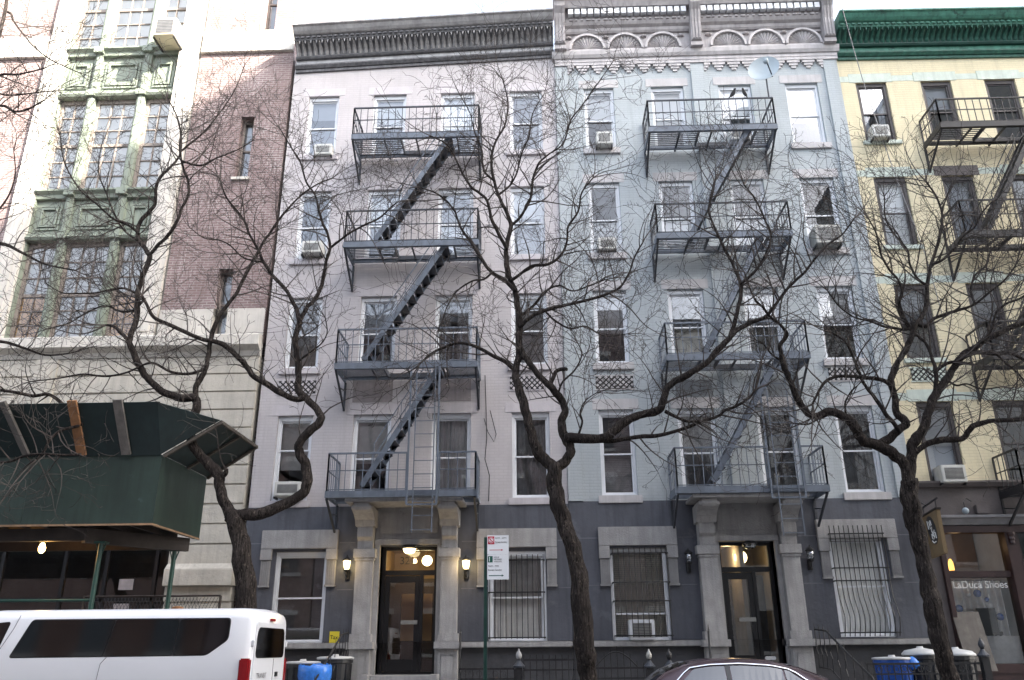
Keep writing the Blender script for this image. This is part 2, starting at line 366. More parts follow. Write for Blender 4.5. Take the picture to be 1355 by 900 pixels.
# ------------------------------------------------------------------ windows
def window(B, x0, x1, z0, z1, frame='white', y=.08, head=.13, look='dark', f=.5, split=.5, glass='glass', shade='shade', sill=None, lintel=None, jamb=.065, lowlook=None):
    """double hung window set back in its opening: frame > sash, pane, blind or curtain"""
    m = MB(); yb = y+.12
    m.box(x0, x0+jamb, y, yb, z0, z1).box(x1-jamb, x1, y, yb, z0, z1)
    m.box(x0+jamb, x1-jamb, y, yb, z1-head, z1).box(x0+jamb, x1-jamb, y, yb, z0, z0+.06)
    if frame in ('white', 'whitepaint'): m.box(x0+jamb, x1-jamb, y-.012, y, z1-head, z1-head+.03)
    W = m.build('window', frame, B, bevel=.006)
    a, b, c, e = x0+jamb, x1-jamb, z0+.06, z1-head; zm = c+(e-c)*split
    m = MB(); t = .036
    for (lo, hi, yy) in ((zm-.02, e, y+.035), (c, zm+.025, y+.07)):
        m.box(a+.002, a+t, yy, yy+.03, lo, hi).box(b-t, b-.002, yy, yy+.03, lo, hi).box(a+t, b-t, yy, yy+.03, hi-t, hi-.001).box(a+t, b-t, yy, yy+.03, lo+.001, lo+t)
    m.build('sash', frame, W)
    m = MB(); m.quad((a+t, y+.05, zm+.016), (b-t, y+.05, zm+.016), (b-t, y+.05, e-t), (a+t, y+.05, e-t))
    m.quad((a+t, y+.085, c+t), (b-t, y+.085, c+t), (b-t, y+.085, zm-.011), (a+t, y+.085, zm-.011)); m.build('pane', glass, W)
    yi = y+.17
    if look == 'shade': MB().box(a, b, yi, yi+.006, e-(e-c)*f, e).build('blind', shade, W)
    elif look == 'low': MB().box(a, b, yi, yi+.006, c, c+(e-c)*f).build('blind', shade, W)  # white ones stand in for bright sky reflected in the lower sash
    elif look == 'curtain': wave_sheet(MB(), a, b, c, e, yi+.03, .02, .1, x0*3).build('curtain', shade, W)
    elif look == 'parted':
        wd = (b-a)*f/2; mm = wave_sheet(MB(), a, a+wd, c, e, yi+.03, .02, .09, x0*3); wave_sheet(mm, b-wd, b, c, e, yi+.03, .02, .09, x0); mm.build('curtain', shade, W)
    elif look == 'blinds':
        m = MB(); z = e-.02
        while z > e-(e-c)*f: m.box(a, b, yi, yi+.004, z-.034, z); z -= .043
        m.build('blind', shade, W)
    if sill: MB().box(x0-.09, x1+.09, -sill[1], y-.002, z0-sill[2], z0-.001).build('sill', sill[0], W, bevel=.01)
    if lintel: MB().box(x0-lintel[1], x1+lintel[1], -lintel[3], .02, z1+.001, z1+lintel[2]).build('lintel', lintel[0], W, bevel=.006)
    return W
def shell(B, x0, x1, ztop, mat, y1=14.0):
    MB().box(x0, x1, 3.0, y1, 0, ztop).build('rear_block', mat, B)
    m = MB(); m.quad((x0+.03, .24, .2), (x0+.03, 3, .2), (x0+.03, 3, ztop), (x0+.03, .24, ztop)); m.quad((x1-.03, .24, .2), (x1-.03, 3, .2), (x1-.03, 3, ztop), (x1-.03, .24, ztop))
    m.quad((x0, .002, ztop), (x1, .002, ztop), (x1, 3, ztop), (x0, 3, ztop)); m.build('side_wall', mat, B)
    m = MB(); m.quad((x0+.05, 2.95, .2), (x1-.05, 2.95, .2), (x1-.05, 2.95, ztop), (x0+.05, 2.95, ztop))
    for z in (4.6, 7.75, 10.9, 14.05):
        if z < ztop: m.box(x0+.05, x1-.05, .26, 2.9, z, z+.25)
    k = int((x1-x0)/1.9)
    for i in range(1, k): m.box(x0+(x1-x0)*i/k-.05, x0+(x1-x0)*i/k+.05, .5, 2.9, .3, ztop-.1)
    m.build('interior', 'room', B)

def lattice(B, x0, x1, z0, z1, mat, name='vent'):
    m = MB(); m.quad((x0, -.006, z0), (x1, -.006, z0), (x1, -.006, z1), (x0, -.006, z1)); V = m.build(name, 'blackpaint', B)
    m = MB(); n = 13; k = (x1-x0)/n; r = 5; h = (z1-z0)/r
    for i in range(n):
        for j in range(r):
            cx, cz = x0+(i+.5)*k, z0+(j+.5)*h
            a = .36
            if (i+j) % 2: m.exty([(cx-k*.62, cz), (cx, cz-h*.62), (cx+k*.62, cz), (cx, cz+h*.62)], -.034-.001*(i % 2), -.008)
    m.box(x0-.03, x1+.03, -.02, .01, z1-.002, z1+.03).box(x0-.03, x1+.03, -.02, .01, z0-.03, z0+.002)
    m.build('lattice', mat, V); return V

def surround(B, x0, x1, z0, z1, leg, name='window_surround'):
    """flat stone hood with two fluted ears"""
    m = MB(); top = z1-.42
    m.box(x0, x1, -.13, .02, top, z1)
    m.box(x0, x0+leg, -.128, .02, z0+.55, top-.002).box(x1-leg, x1, -.128, .02, z0+.55, top-.002)
    m.box(x0+leg-.01, x1-leg+.01, -.01, .06, top-.07, top-.001)
    for a, b in ((x0+.02, x0+leg-.02), (x1-leg+.02, x1-.02)):
        n = 5; k = (b-a)/n
        m.box(a, b, -.085, .02, z0, z0+.545)
        for i in range(n): m.box(a+k*i+k*.16, a+k*(i+1)-k*.16, -.105, -.084, z0+.03, z0+.53)
        m.box(a-.015, b+.015, -.12, .02, z0-.05, z0-.001)
    return m.build(name, 'stone', B, bevel=.008)

def door_bay(B, xl, xr, zs, zt, pl, hall_lamp, num, B_off):
    """stone portico with pilasters, brackets and a glazed vestibule door"""
    # pilasters: pl = ((x0,x1),(x0,x1))
    for a, b in pl:
        m = MB()
        m.box(a+.05, b-.05, -.30, .05, 2.0, 3.62)                      # shaft
        m.box(a, b, -.36, .05, 3.62, 3.82); m.box(a+.03, b-.03, -.33, .05, 3.56, 3.619)   # cap
        m.box(a+.01, b-.01, -.34, .05, 1.83, 1.999)
        m.box(a-.05, b+.05, -.42, .05, 1.68, 1.829)
        m.box(a+.02, b-.02, -.32, .05, .15, 1.679)
        m.box(a+.10, b-.10, -.335, -.319, .75, 1.55)
        p = m.build('pilaster', 'stone', B, bevel=.012)
        m = MB(); prof = [(0.05, 3.821), (-.30, 3.821), (-.31, 4.0), (-.40, 4.08), (-.40, 4.3), (-.46, 4.42), (-.62, 4.52), (-.95, 4.60), (-1.0, 4.66), (-1.0, 4.76), (.05, 4.76)]
        m.extx(prof, a+.07, b-.07); m.extx([(-.02, 4.30), (-.42, 4.31), (-.50, 4.44), (-.68, 4.54), (-.98, 4.63), (-.98, 4.70), (-.02, 4.70)], a+.02, b-.02)
        m.build('bracket', 'stone', B, bevel=.01)
    a, b = pl[0][0], pl[1][1]
    m = MB(); m.box(a-.12, b+.12, -1.08, .05, 4.762, 4.84); m.box(pl[0][1]-.06, pl[1][0]+.06, -.10, .05, 4.05, 4.761)
    m.box(pl[0][1]-.06, pl[1][0]+.06, -.16, .05, 3.92, 4.049); m.box(pl[0][1]+.04, pl[1][0]-.04, -.115, -.099, 4.16, 4.66)
    m.build('door_hood', 'stone', B, bevel=.01)
    # reveals, vestibule
    m = MB(); m.box(pl[0][1]-.05, xl, -.14, .32, 1.0, 3.92).box(xr, pl[1][0]+.05, -.14, .32, 1.0, 3.92)
    m.build('door_jamb', 'stone', B, bevel=.008)
    y = .22
    fr = MB(); fr.box(xl, xl+.09, y, y+.09, zs, zt).box(xr-.09, xr, y, y+.09, zs, zt).box(xl+.09, xr-.09, y, y+.09, zt-.07, zt)
    fr.box(xl+.09, xr-.09, y, y+.09, 3.27, 3.38).box(xl+.09, xr-.09, y, y+.09, zs, zs+.04)
    xm = xr-.38 if B_off == 0 else xl+.80
    fr.box(xm-.04, xm+.04, y, y+.09, zs+.04, 3.269)
    D = fr.build('door_frame', 'blackframe', B, bevel=.005)
    MB().quad((xl+.09, y+.045, 3.38), (xr-.09, y+.045, 3.38), (xr-.09, y+.045, zt-.07), (xl+.09, y+.045, zt-.07)).build('transom', 'glasslo', D)
    MB().quad((xm+.04, y+.045, zs+.04), (xr-.09, y+.045, zs+.04), (xr-.09, y+.045, 3.27), (xm+.04, y+.045, 3.27)).build('sidelight', 'glasslo', D)
    m = MB(); a, b = xl+.095, xm-.045; m.box(a, a+.11, y+.015, y+.065, zs+.045, 3.26).box(b-.11, b, y+.015, y+.065, zs+.045, 3.26).box(a+.11, b-.11, y+.015, y+.065, 3.11, 3.26).box(a+.11, b-.11, y+.015, y+.065, zs+.045, zs+.30)
    d = m.build('door', 'blackframe', B, bevel=.005)
    MB().quad((a+.11, y+.04, zs+.3), (b-.11, y+.04, zs+.3), (b-.11, y+.04, 3.11), (a+.11, y+.04, 3.11)).build('pane', 'glasslo', d)
    MB().box(b-.40, b-.02, y-.06, y-.03, 2.20, 2.29).bar((b-.05, y-.045, 2.245), (b-.05, y+.02, 2.245), .03).bar((b-.38, y-.045, 2.245), (b-.38, y+.02, 2.245), .03).build('handle', 'zinc', d, bevel=.006)
    # vestibule: walls, ceiling, floor and an inner door
    m = MB(); y1 = 2.6
    m.quad((xl-.1, .34, zs), (xl-.1, y1, zs), (xl-.1, y1, 4.0), (xl-.1, .34, 4.0)); m.quad((xr+.1, .34, zs), (xr+.1, y1, zs), (xr+.1, y1, 4.0), (xr+.1, .34, 4.0))
    m.quad((xl-.1, .34, 4.0), (xr+.1, .34, 4.0), (xr+.1, y1, 4.0), (xl-.1, y1, 4.0)); m.quad((xl-.1, y1, zs), (xr+.1, y1, zs), (xr+.1, y1, 4.0), (xl-.1, y1, 4.0))
    m.build('vestibule', 'hall', B)
    m = MB(); m.box(xl-.09, xl+.25, 1.7, 1.76, zs, 3.3).box(xr-.30, xr+.09, 1.7, 1.76, zs, 3.3).box(xl+.25, xr-.3, 1.7, 1.76, 2.95, 3.3).box(xl+.25, xr-.3, 1.7, 1.76, zs, zs+.7)
    m.box(xl-.1, xr+.1, .34, 2.6, zs-.1, zs+.002)
    if B_off: m.box(xl+.25, xr-.3, 1.715, 1.745, zs+.7, 2.95)  # dark panel added only to blank out the lit hall wall
    m.build('inner_door', 'darkbrown', B)
    if num: text(num, xl+.42, 3.52, y+.035, .24, 'blackpaint', D, 'lettering')

# ------------------------------------------------------------------ pink tenement
PINK = thing('tenement_building', (-3.78, 0, .15), 'pale pink painted brick tenement with dark grey ground storey and black leafy cornice', 'building')
PX0, PX1 = -7.6, -.004
rows = {5: (14.50, 16.47), 4: (11.30, 13.36), 3: (8.27, 10.20), 2: (4.97, 7.05)}
pcols = [(-7.10, -6.22), (-5.22, -4.28), (-3.28, -2.32), (-1.32, -.40)]
tops = (16.47, 13.36, 10.20, 7.05)
holes = [(a, b, *rows[r]) for r in rows for a, b in pcols]
wall(MB(), PX0, PX1, 4.82, 17.9, holes).build('facade', 'pink', PINK)
gA = [(-6.83, -5.60, 1.80, 3.80), (-1.88, -.56, 1.80, 3.76)]
dA = (-4.38, -3.06, 1.17, 3.90)
wall(MB(), PX0, PX1, 1.83, 4.82, [gA[0][:2]+(1.83, 3.80), gA[1][:2]+(1.83, 3.76), (dA[0], dA[1], 1.83, 3.90)], y=-.03, d=.36).build('ground_storey', 'base', PINK)
wall(MB(), PX0, PX1, 0, 1.70, [(dA[0], dA[1], 1.17, 1.70)], y=.0, d=.33).build('basement_wall', 'basement', PINK)
m = MB(); m.box(PX0, -4.98, -.15, .1, 1.70, 1.82).box(-2.5, PX1, -.15, .1, 1.70, 1.82); each(m, 'sill_course', 'stone', PINK, bevel=.015)
m = MB()
for z in (2.94, 3.98):
    m.box(PX0, -7.2, -.036, -.02, z, z+.022).box(-5.35, -4.98, -.036, -.02, z, z+.022).box(-2.5, -2.16, -.036, -.02, z, z+.022).box(-.28, PX1, -.036, -.02, z, z+.022)
each(m, 'scored_line', 'baseline', PINK)
shell(PINK, PX0, PX1, 17.9, 'pink')
PL = {(5, 0): dict(look='shade', f=.30, shade='greyshade'), (5, 1): dict(look='shade', f=.42), (5, 2): dict(look='shade', f=.55, shade='shade'), (5, 3): dict(look='dark'),
      (4, 0): dict(look='low', f=.3), (4, 1): dict(look='shade', f=.5), (4, 2): dict(look='low', f=.5), (4, 3): dict(look='shade', f=.4),
      (3, 0): dict(look='shade', f=.95, shade='dcurtain'), (3, 1): dict(look='shade', f=.55, shade='greyshade'), (3, 2): dict(look='parted', f=.8, shade='dcurtain'), (3, 3): dict(look='shade', f=.97, shade='dcurtain'),
      (2, 0): dict(look='shade', f=.62, shade='curtain', split=.62), (2, 1): dict(look='shade', f=.55, shade='curtain'), (2, 2): dict(look='curtain', shade='curtain'), (2, 3): dict(look='curtain', shade='dcurtain')}
for (r, c), kw in PL.items():
    window(PINK, *pcols[c], *rows[r], glass='glasshi' if r > 3 else 'glass', sill=('pinkstone', .07, .16) if c in (0, 3) else None, lintel=('pinkstone', .16, .26, .012), **kw)
window(PINK, *gA[0], look='shade', f=.96, shade='streetshade', glass='glasslo', y=.04, head=.10, jamb=.07)
window(PINK, *gA[1], look='curtain', shade='curtain', glass='glasslo', y=.0, head=.12, jamb=.08)
surround(PINK, -7.17, -5.38, 3.06, 4.28, .26); surround(PINK, -2.15, -.30, 3.02, 4.26, .26)
door_bay(PINK, *dA, ((-4.95, -4.45), (-3.0, -2.52)), True, '321', 0)
lattice(PINK, -7.16, -6.22, 7.60, 7.95, 'pinkstone'); lattice(PINK, -1.36, -.52, 7.62, 7.96, 'pinkstone')
m = MB()
for a, b in ((-5.28, -4.28), (-3.30, -2.33)): m.box(a, b, -.006, .02, 7.36, 7.98)
each(m, 'wall_panel', 'pinkpanel', PINK)

def leafy_cornice(B, x0, x1, z0, mats, sh, nleaf):
    """bracketed sheet-metal cornice: bed mould, frieze, a row of leaf brackets, dentil strip and crown"""
    big, grim, fr = mats
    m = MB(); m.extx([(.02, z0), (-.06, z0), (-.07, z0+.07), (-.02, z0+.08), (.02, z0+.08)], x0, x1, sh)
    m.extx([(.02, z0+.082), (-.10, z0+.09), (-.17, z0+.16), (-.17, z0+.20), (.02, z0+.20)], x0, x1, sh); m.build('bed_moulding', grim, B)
    m = MB(); m.extx([(.02, z0+.202), (-.06, z0+.202), (-.06, z0+.40), (.02, z0+.40)], x0, x1, sh); m.build('frieze', fr, B)
    m = MB(); m.extx([(.02, z0+.402), (-.14, z0+.402), (-.18, z0+.45), (-.18, z0+.475), (.02, z0+.475)], x0, x1, sh)
    m.extx([(.02, z0+.477), (-.12, z0+.477), (-.14, z0+.6), (-.26, z0+.72), (-.40, z0+.80), (.02, z0+.80)], x0, x1, sh)
    m.build('leaf_band', grim if big == 'cgrey' else 'steelgreen', B)
    k = (x1-x0)/nleaf
    for i in range(nleaf):
        c = x0+(i+.5)*k; h = sh(c); m = MB(); w0 = k*.40
        prof = [(z0+.478, .145, w0*.55), (z0+.53, .165, w0*.95), (z0+.60, .19, w0), (z0+.68, .28, w0*.85), (z0+.75, .40, w0*.55), (z0+.78, .47, w0*.18)]
        vs = []; fs = []
        for z, d, ww in prof: vs += [(c-ww, -d+.03, z+h), (c, -d-.045, z+h), (c+ww, -d+.03, z+h)]
        for j in range(len(prof)-1):
            for q in (0, 1): fs.append((3*j+q, 3*j+q+1, 3*j+q+4, 3*j+q+3))
        m.add(vs, fs)
        m.add([(c+k*.5-w0*.45, -.475, z0+.798+h), (c+k*.5+w0*.45, -.475, z0+.798+h), (c+k*.5, -.455, z0+.69+h)], [(0, 1, 2)])
        m.build('leaf_bracket', big if big == 'cgrey' else grim, B)
    m = MB(); m.extx([(.02, z0+.802), (-.48, z0+.802), (-.50, z0+.86), (-.52, z0+.92), (.02, z0+.92)], x0, x1, sh)
    for i in range(int((x1-x0)/.16)):
        x = x0+.05+i*.16; m.extx([(-.519, z0+.85), (-.545, z0+.85), (-.545, z0+.905), (-.519, z0+.905)], x, x+.10, sh)
    m.build('dentil_strip', grim if big == 'cgrey' else big, B)
    m = MB(); m.extx([(.02, z0+.922), (-.56, z0+.922), (-.60, z0+.94), (-.66, z0+1.0), (-.72, z0+1.10), (-.78, z0+1.13), (-.78, z0+1.17), (.02, z0+1.20)], x0, x1, sh); m.build('crown_moulding', big, B)
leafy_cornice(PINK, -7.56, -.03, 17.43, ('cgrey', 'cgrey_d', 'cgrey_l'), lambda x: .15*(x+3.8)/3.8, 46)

# ------------------------------------------------------------------ teal tenement
TEAL = thing('tenement_building', (3.95, 0, .15), 'pale blue-green painted brick tenement with fan arches under its mauve cornice', 'building')
TX0, TX1 = .004, 8.04
trow = {5: (14.50, 16.50), 4: (11.30, 13.42), 3: (8.27, 10.24), 2: (5.0, 7.08)}
tcols = [(.80, 1.65), (2.71, 3.63), (4.62, 5.54), (6.50, 7.42)]
wall(MB(), TX0, TX1, 4.87, 17.6, [(a, b, *trow[r]) for r in trow for a, b in tcols]).build('facade', 'teal', TEAL)
gB = [(.90, 2.20, 1.80, 3.80), (5.90, 7.12, 1.86, 4.0)]
dB = (3.40, 4.66, 1.20, 3.92)
wall(MB(), TX0, TX1, 1.83, 4.87, [(gB[0][0], gB[0][1], 1.83, 3.80), (gB[1][0], gB[1][1], 1.86, 4.0), (dB[0], dB[1], 1.83, 3.92)], y=-.03, d=.36).build('ground_storey', 'base', TEAL)
wall(MB(), TX0, TX1, 0, 1.70, [(dB[0], dB[1], 1.20, 1.70)], d=.33).build('basement_wall', 'basement', TEAL)
m = MB(); m.box(TX0, 2.86, -.15, .1, 1.70, 1.82).box(5.22, TX1-.05, -.15, .1, 1.70, 1.82); each(m, 'sill_course', 'stone', TEAL, bevel=.015)
m = MB()
for z in (2.98, 4.02):
    m.box(TX0, .66, -.036, -.02, z, z+.022).box(2.5, 2.85, -.036, -.02, z, z+.022).box(5.24, 5.66, -.036, -.02, z, z+.022).box(7.48, TX1, -.036, -.02, z, z+.022)
each(m, 'scored_line', 'baseline', TEAL)
shell(TEAL, TX0, TX1, 17.6, 'teal')
m = MB()
for a, b in ((TX0, .35), (3.88, 4.26), (7.66, TX1)): m.box(a, b, -.06, .01, 4.88, 17.24)
each(m, 'pier_strip', 'teal', TEAL)
TL = {(5, 0): dict(look='shade', f=.45), (5, 1): dict(look='shade', f=.62), (5, 2): dict(look='shade', f=.42), (5, 3): dict(look='shade', f=.58),
      (4, 0): dict(look='low', f=.5), (4, 1): dict(look='low', f=.5), (4, 2): dict(look='low', f=.47), (4, 3): dict(look='low', f=.40),  # white lower halves painted in place of the sashes' sky reflection
      (3, 0): dict(look='shade', f=.55, shade='streetshade'), (3, 1): dict(look='low', f=.5, shade='slat'), (3, 2): dict(look='parted', f=.6, shade='dcurtain'), (3, 3): dict(look='shade', f=.45, shade='dcurtain'),
      (2, 0): dict(look='blinds', f=.95, shade='streetshade'), (2, 1): dict(look='shade', f=1, shade='streetshade'), (2, 2): dict(look='shade', f=.96, shade='streetshade'), (2, 3): dict(look='curtain', shade='streetshade')}
for (r, c), kw in TL.items():
    window(TEAL, *tcols[c], *trow[r], glass='glasstop' if r > 3 else 'glass', sill=('tealstone', .07, .18) if c in (0, 3) else None, lintel=('tealstone', .14, .27, .012), **kw)
window(TEAL, *gB[0], look='blinds', f=.98, shade='slat', glass='glasslo', y=.04, head=.07, jamb=.06, split=.28)
window(TEAL, *gB[1], look='curtain', shade='shade', glass='glasslo', y=.0, head=.09, jamb=.07)
surround(TEAL, .66, 2.46, 3.02, 4.27, .25); surround(TEAL, 5.66, 7.46, 3.13, 4.38, .25)
door_bay(TEAL, *dB, ((2.86, 3.36), (4.71, 5.20)), True, None, 1)
for a, b, z in ((.77, 1.70, 7.60), (6.50, 7.30, 7.72)): lattice(TEAL, a, b, z, z+.33, 'tealstone')
m = MB()
for a, b in ((2.72, 3.63), (4.66, 5.50)): m.box(a, b, -.006, .02, 7.37, 7.80)
each(m, 'wall_panel', 'tealpanel', TEAL)
# cornice of the teal building
m = MB(); cz = 17.30
m.box(TX0-.0, TX1+.04, -.10, .02, 17.24, 17.46); m.extx([(.02, 17.462), (-.14, 17.462), (-.19, 17.55), (-.21, 17.66), (.02, 17.66)], TX0-.08, TX1+.1)
m.box(TX0, TX1+.02, -.115, -.101, 17.34, 17.37)
m.build('cornice_ledge', 'cmauve_l', TEAL)
for s0, s1 in ((.36, 3.88), (4.27, 7.66)):
    n = 8; k = (s1-s0)/n
    for i in range(n+1):
        c = s0+i*k; m = MB()
        for j, (hw, zz) in enumerate(((.18, 17.155), (.125, 17.075), (.065, 16.995))):
            a, b = max(s0, c-hw), min(s1, c+hw)
            if b > a: m.box(a, b, -.085+.022*j, .01, zz, zz+.079)
        m.build('corbel', 'cmauve_l', TEAL)
MB().box(TX0+.02, TX1-.02, -.10, .02, 17.662, 18.30).build('arch_panel', 'cmauve', TEAL)
xs = [.95, 2.05, 3.14, 5.02, 6.10, 7.18]
for c in xs:
    n = 20; ro, ri, zb = .525, .46, 17.75
    pr = [(c+ro*math.cos(math.pi*i/n), zb+ro*1.02*math.sin(math.pi*i/n)) for i in range(n+1)]+[(c+ri*math.cos(math.pi*i/n), zb+ri*1.02*math.sin(math.pi*i/n)) for i in range(n, -1, -1)]
    k = len(pr)//2; m = MB()
    for i in range(n):
        q = [pr[i], pr[i+1], pr[2*k-2-i], pr[2*k-1-i]]; m.exty(q, -.20, -.101)
    A = m.build('arch', 'cmauve_l', TEAL)
    nn = 13; mf = MB()
    for i in range(nn):
        a0 = math.pi*(i+.10)/nn; a1 = math.pi*(i+.90)/nn; am = (a0+a1)/2
        mf.add([(c+.05*math.cos(am), -.112, zb+.05*math.sin(am)), (c+.43*math.cos(a0), -.104, zb+.43*math.sin(a0)), (c+.44*math.cos(am), -.165, zb+.44*math.sin(am)), (c+.43*math.cos(a1), -.104, zb+.43*math.sin(a1))], [(0, 1, 2), (0, 2, 3), (1, 3, 2)])
    mf.build('fan_relief', 'cmauve_l', A)
    MB().box(c-.525, c+.525, -.16, -.101, 17.665, zb-.002).build('arch_sill', 'cmauve_l', A)
for c in (.42, 1.5, 2.595, 3.68, 4.48, 5.56, 6.64, 7.66):
    MB().lathe((c, -.105, 18.17), [(.03, -.03), (.085, -.02), (.10, .01), (.07, .05)], 10).build('rosette', 'cmauve', TEAL)
m = MB()
m.extx([(.02, 18.302), (-.16, 18.302), (-.20, 18.36), (-.22, 18.44), (-.30, 18.50), (-.34, 18.58), (-.36, 18.66), (.02, 18.66)], TX0+.3, TX1-.3)
for i in range(44):
    x = .45+i*.1655; m.extx([(-.345, 18.60), (-.39, 18.61), (-.39, 18.655), (-.345, 18.655)], x, x+.07+.05*(i % 3 == 0))
m.build('bed_moulding', 'cmauve', TEAL)
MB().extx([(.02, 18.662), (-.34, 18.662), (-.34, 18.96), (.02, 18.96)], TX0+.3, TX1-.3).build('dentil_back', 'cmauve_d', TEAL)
m = MB(); x = .42
while x < 7.6:
    if not 3.78 < x < 4.2: m.box(x, x+.145, -.50, -.342, 18.75, 18.93)
    x += .192
each(m, 'dentil', 'white', TEAL)
MB().extx([(.02, 18.962), (-.52, 18.962), (-.56, 19.06), (-.60, 19.16), (-.72, 19.26), (-.80, 19.36), (-.80, 19.5), (.02, 19.55)], TX0-.02, TX1+.02).build('crown_moulding', 'cmauve', TEAL)
for a in (.02, 3.93, 7.72):
    m = MB(); b = a+.30
    pr = [(.02, 17.663), (-.28, 17.663), (-.30, 17.80), (-.38, 17.84), (-.40, 18.0), (-.44, 18.4), (-.54, 18.75), (-.66, 18.95), (-.66, 19.12), (-.86, 19.2), (-.86, 19.52), (.02, 19.52)]
    m.extx(pr, a, b); m.box(a-.02, b+.02, -.34, .02, 17.664, 17.79)
    for q in (.04, .13, .22): m.extx([(-.30, 17.86), (-.415, 17.86), (-.43, 18.0), (-.47, 18.4), (-.57, 18.75), (-.685, 18.93), (-.3, 18.93)], a+q, a+q+.05)
    m.build('console', 'cmauve', TEAL)

# ------------------------------------------------------------------ yellow tenement
YEL = thing('tenement_building', (12.1, 0, .15), 'pale yellow painted brick building with emerald green cornice and a shoe shop below', 'building')
YX0, YX1 = 8.048, 16.2
yrow = {5: (14.52, 16.45), 4: (11.34, 13.39), 3: (8.25, 10.25), 2: (5.14, 7.16)}
ycols = [(8.48, 9.34), (10.29, 11.14), (12.06, 12.92), (13.9, 14.76)]
wall(MB(), YX0, YX1, 5.10, 17.6, [(a, b, *yrow[r]) for r in yrow for a, b in ycols]).build('facade', 'yellow', YEL)
shell(YEL, YX0, YX1, 17.6, 'yellow')
for r in yrow:
    for c in range(4):
        lk = {(5, 0): dict(look='parted', f=.6, shade='greyshade'), (5, 1): dict(look='shade', f=.4, shade='greyshade'), (5, 2): dict(look='dark'), (4, 0): dict(look='shade', f=.95), (4, 1): dict(look='curtain', shade='greyshade'),
              (3, 0): dict(look='shade', f=.3, shade='greyshade'), (2, 0): dict(look='shade', f=.9, shade='greyshade', split=.55), (2, 1): dict(look='dark')}.get((r, c), dict(look='shade', f=.97, shade='streetshade'))
        window(YEL, *ycols[c], *yrow[r], frame='brownframe', glass='glasstop' if r > 3 else 'glass', y=.06, jamb=.085, head=.12,
               sill=('mint', .07, .12) if c == 0 and r > 2 else None, lintel=('brownstone' if (r, c) == (4, 1) else 'mint', .17, .30, .014), **lk)
m = MB()
for r in yrow:
    zt = yrow[r][1]; xs = [YX0]+[v for a, b in ycols for v in (a-.175, b+.175)]+[YX1]
    for a, b in zip(xs[::2], xs[1::2]): m.box(a, b, -.005, .01, zt+.03, zt+.22)
each(m, 'lintel_band', 'mint', YEL)
lattice(YEL, 8.50, 9.38, 7.68, 8.0, 'mint')
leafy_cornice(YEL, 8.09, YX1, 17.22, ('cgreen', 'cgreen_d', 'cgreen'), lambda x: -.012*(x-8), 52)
# shop front
wall(MB(), YX0, YX1, .15, 5.10, [(8.42, 9.90, 1.30, 4.16), (10.12, 14.0, .6, 4.16)], d=.30, y=-.02).build('shop_wall', 'brownstone', YEL)
m = MB(); m.extx([(.0, 5.08), (-.10, 5.09), (-.16, 5.18), (-.16, 5.22), (.0, 5.22)], YX0, YX1); m.build('stone_band', 'brownstone', YEL)
m = MB(); m.extx([(-.02, 4.20), (-.16, 4.22), (-.22, 4.34), (-.28, 4.37), (-.28, 4.42), (-.02, 4.46)], 8.30, YX1); m.build('shop_ledge', 'shopgrey', YEL)
m = MB(); m.box(8.30, YX1, -.14, -.02, 4.05, 4.199); m.box(8.36, 8.47, -.12, .1, 1.18, 4.049).box(9.86, 10.10, -.14, .1, .6, 4.049)
m.box(8.47, 9.86, -.06, .1, 3.08, 3.22).box(8.47, 9.86, -.10, .1, 1.10, 1.30).box(8.30, 10.1, -.08, 0, .15, 1.10)
m.lathe((9.98, -.15, 3.78), [(.05, 0), (.07, .03), (.05, .07), (.08, .12), (.06, .16), (.09, .22), (.09, .26)], 10)
SF = m.build('shop_front', 'shopwood', YEL, bevel=.008)
MB().quad((8.47, .03, 1.3), (9.86, .03, 1.3), (9.86, .03, 3.08), (8.47, .03, 3.08)).build('display_pane', 'glasslo', YEL)
MB().quad((8.47, .03, 3.22), (9.86, .03, 3.22), (9.86, .03, 4.05), (8.47, .03, 4.05)).build('transom_pane', 'glasslo', YEL)
text('LaDuca Shoes', 8.56, 2.86, .022, .22, 'letter', YEL, 'lettering', 1.20, .0012)
wave_sheet(MB(), 8.44, 9.88, 1.3, 3.05, .62, .035, .15).build('drape', 'drape', YEL)
m = MB(); m.box(8.3, 10.0, 1.7, 1.75, 3.06, 4.3); m.quad((8.3, .6, 3.07), (10, .6, 3.07), (10, 1.7, 3.07), (8.3, 1.7, 3.07)); m.build('shop_back_wall', 'warmwall', YEL)
m = MB(); m.box(10.10, 10.2, -.04, .08, .15, 4.05).box(10.2, 14, -.04, .08, 3.10, 3.22).box(10.2, 14, -.04, .08, .15, .6).box(11.2, 11.3, -.04, .08, .15, 3.1); m.build('entrance_frame', 'shopwood', YEL)
MB().quad((10.2, .03, .6), (14, .03, .6), (14, .03, 4.05), (10.2, .03, 4.05)).build('entrance_pane', 'glasslo', YEL)

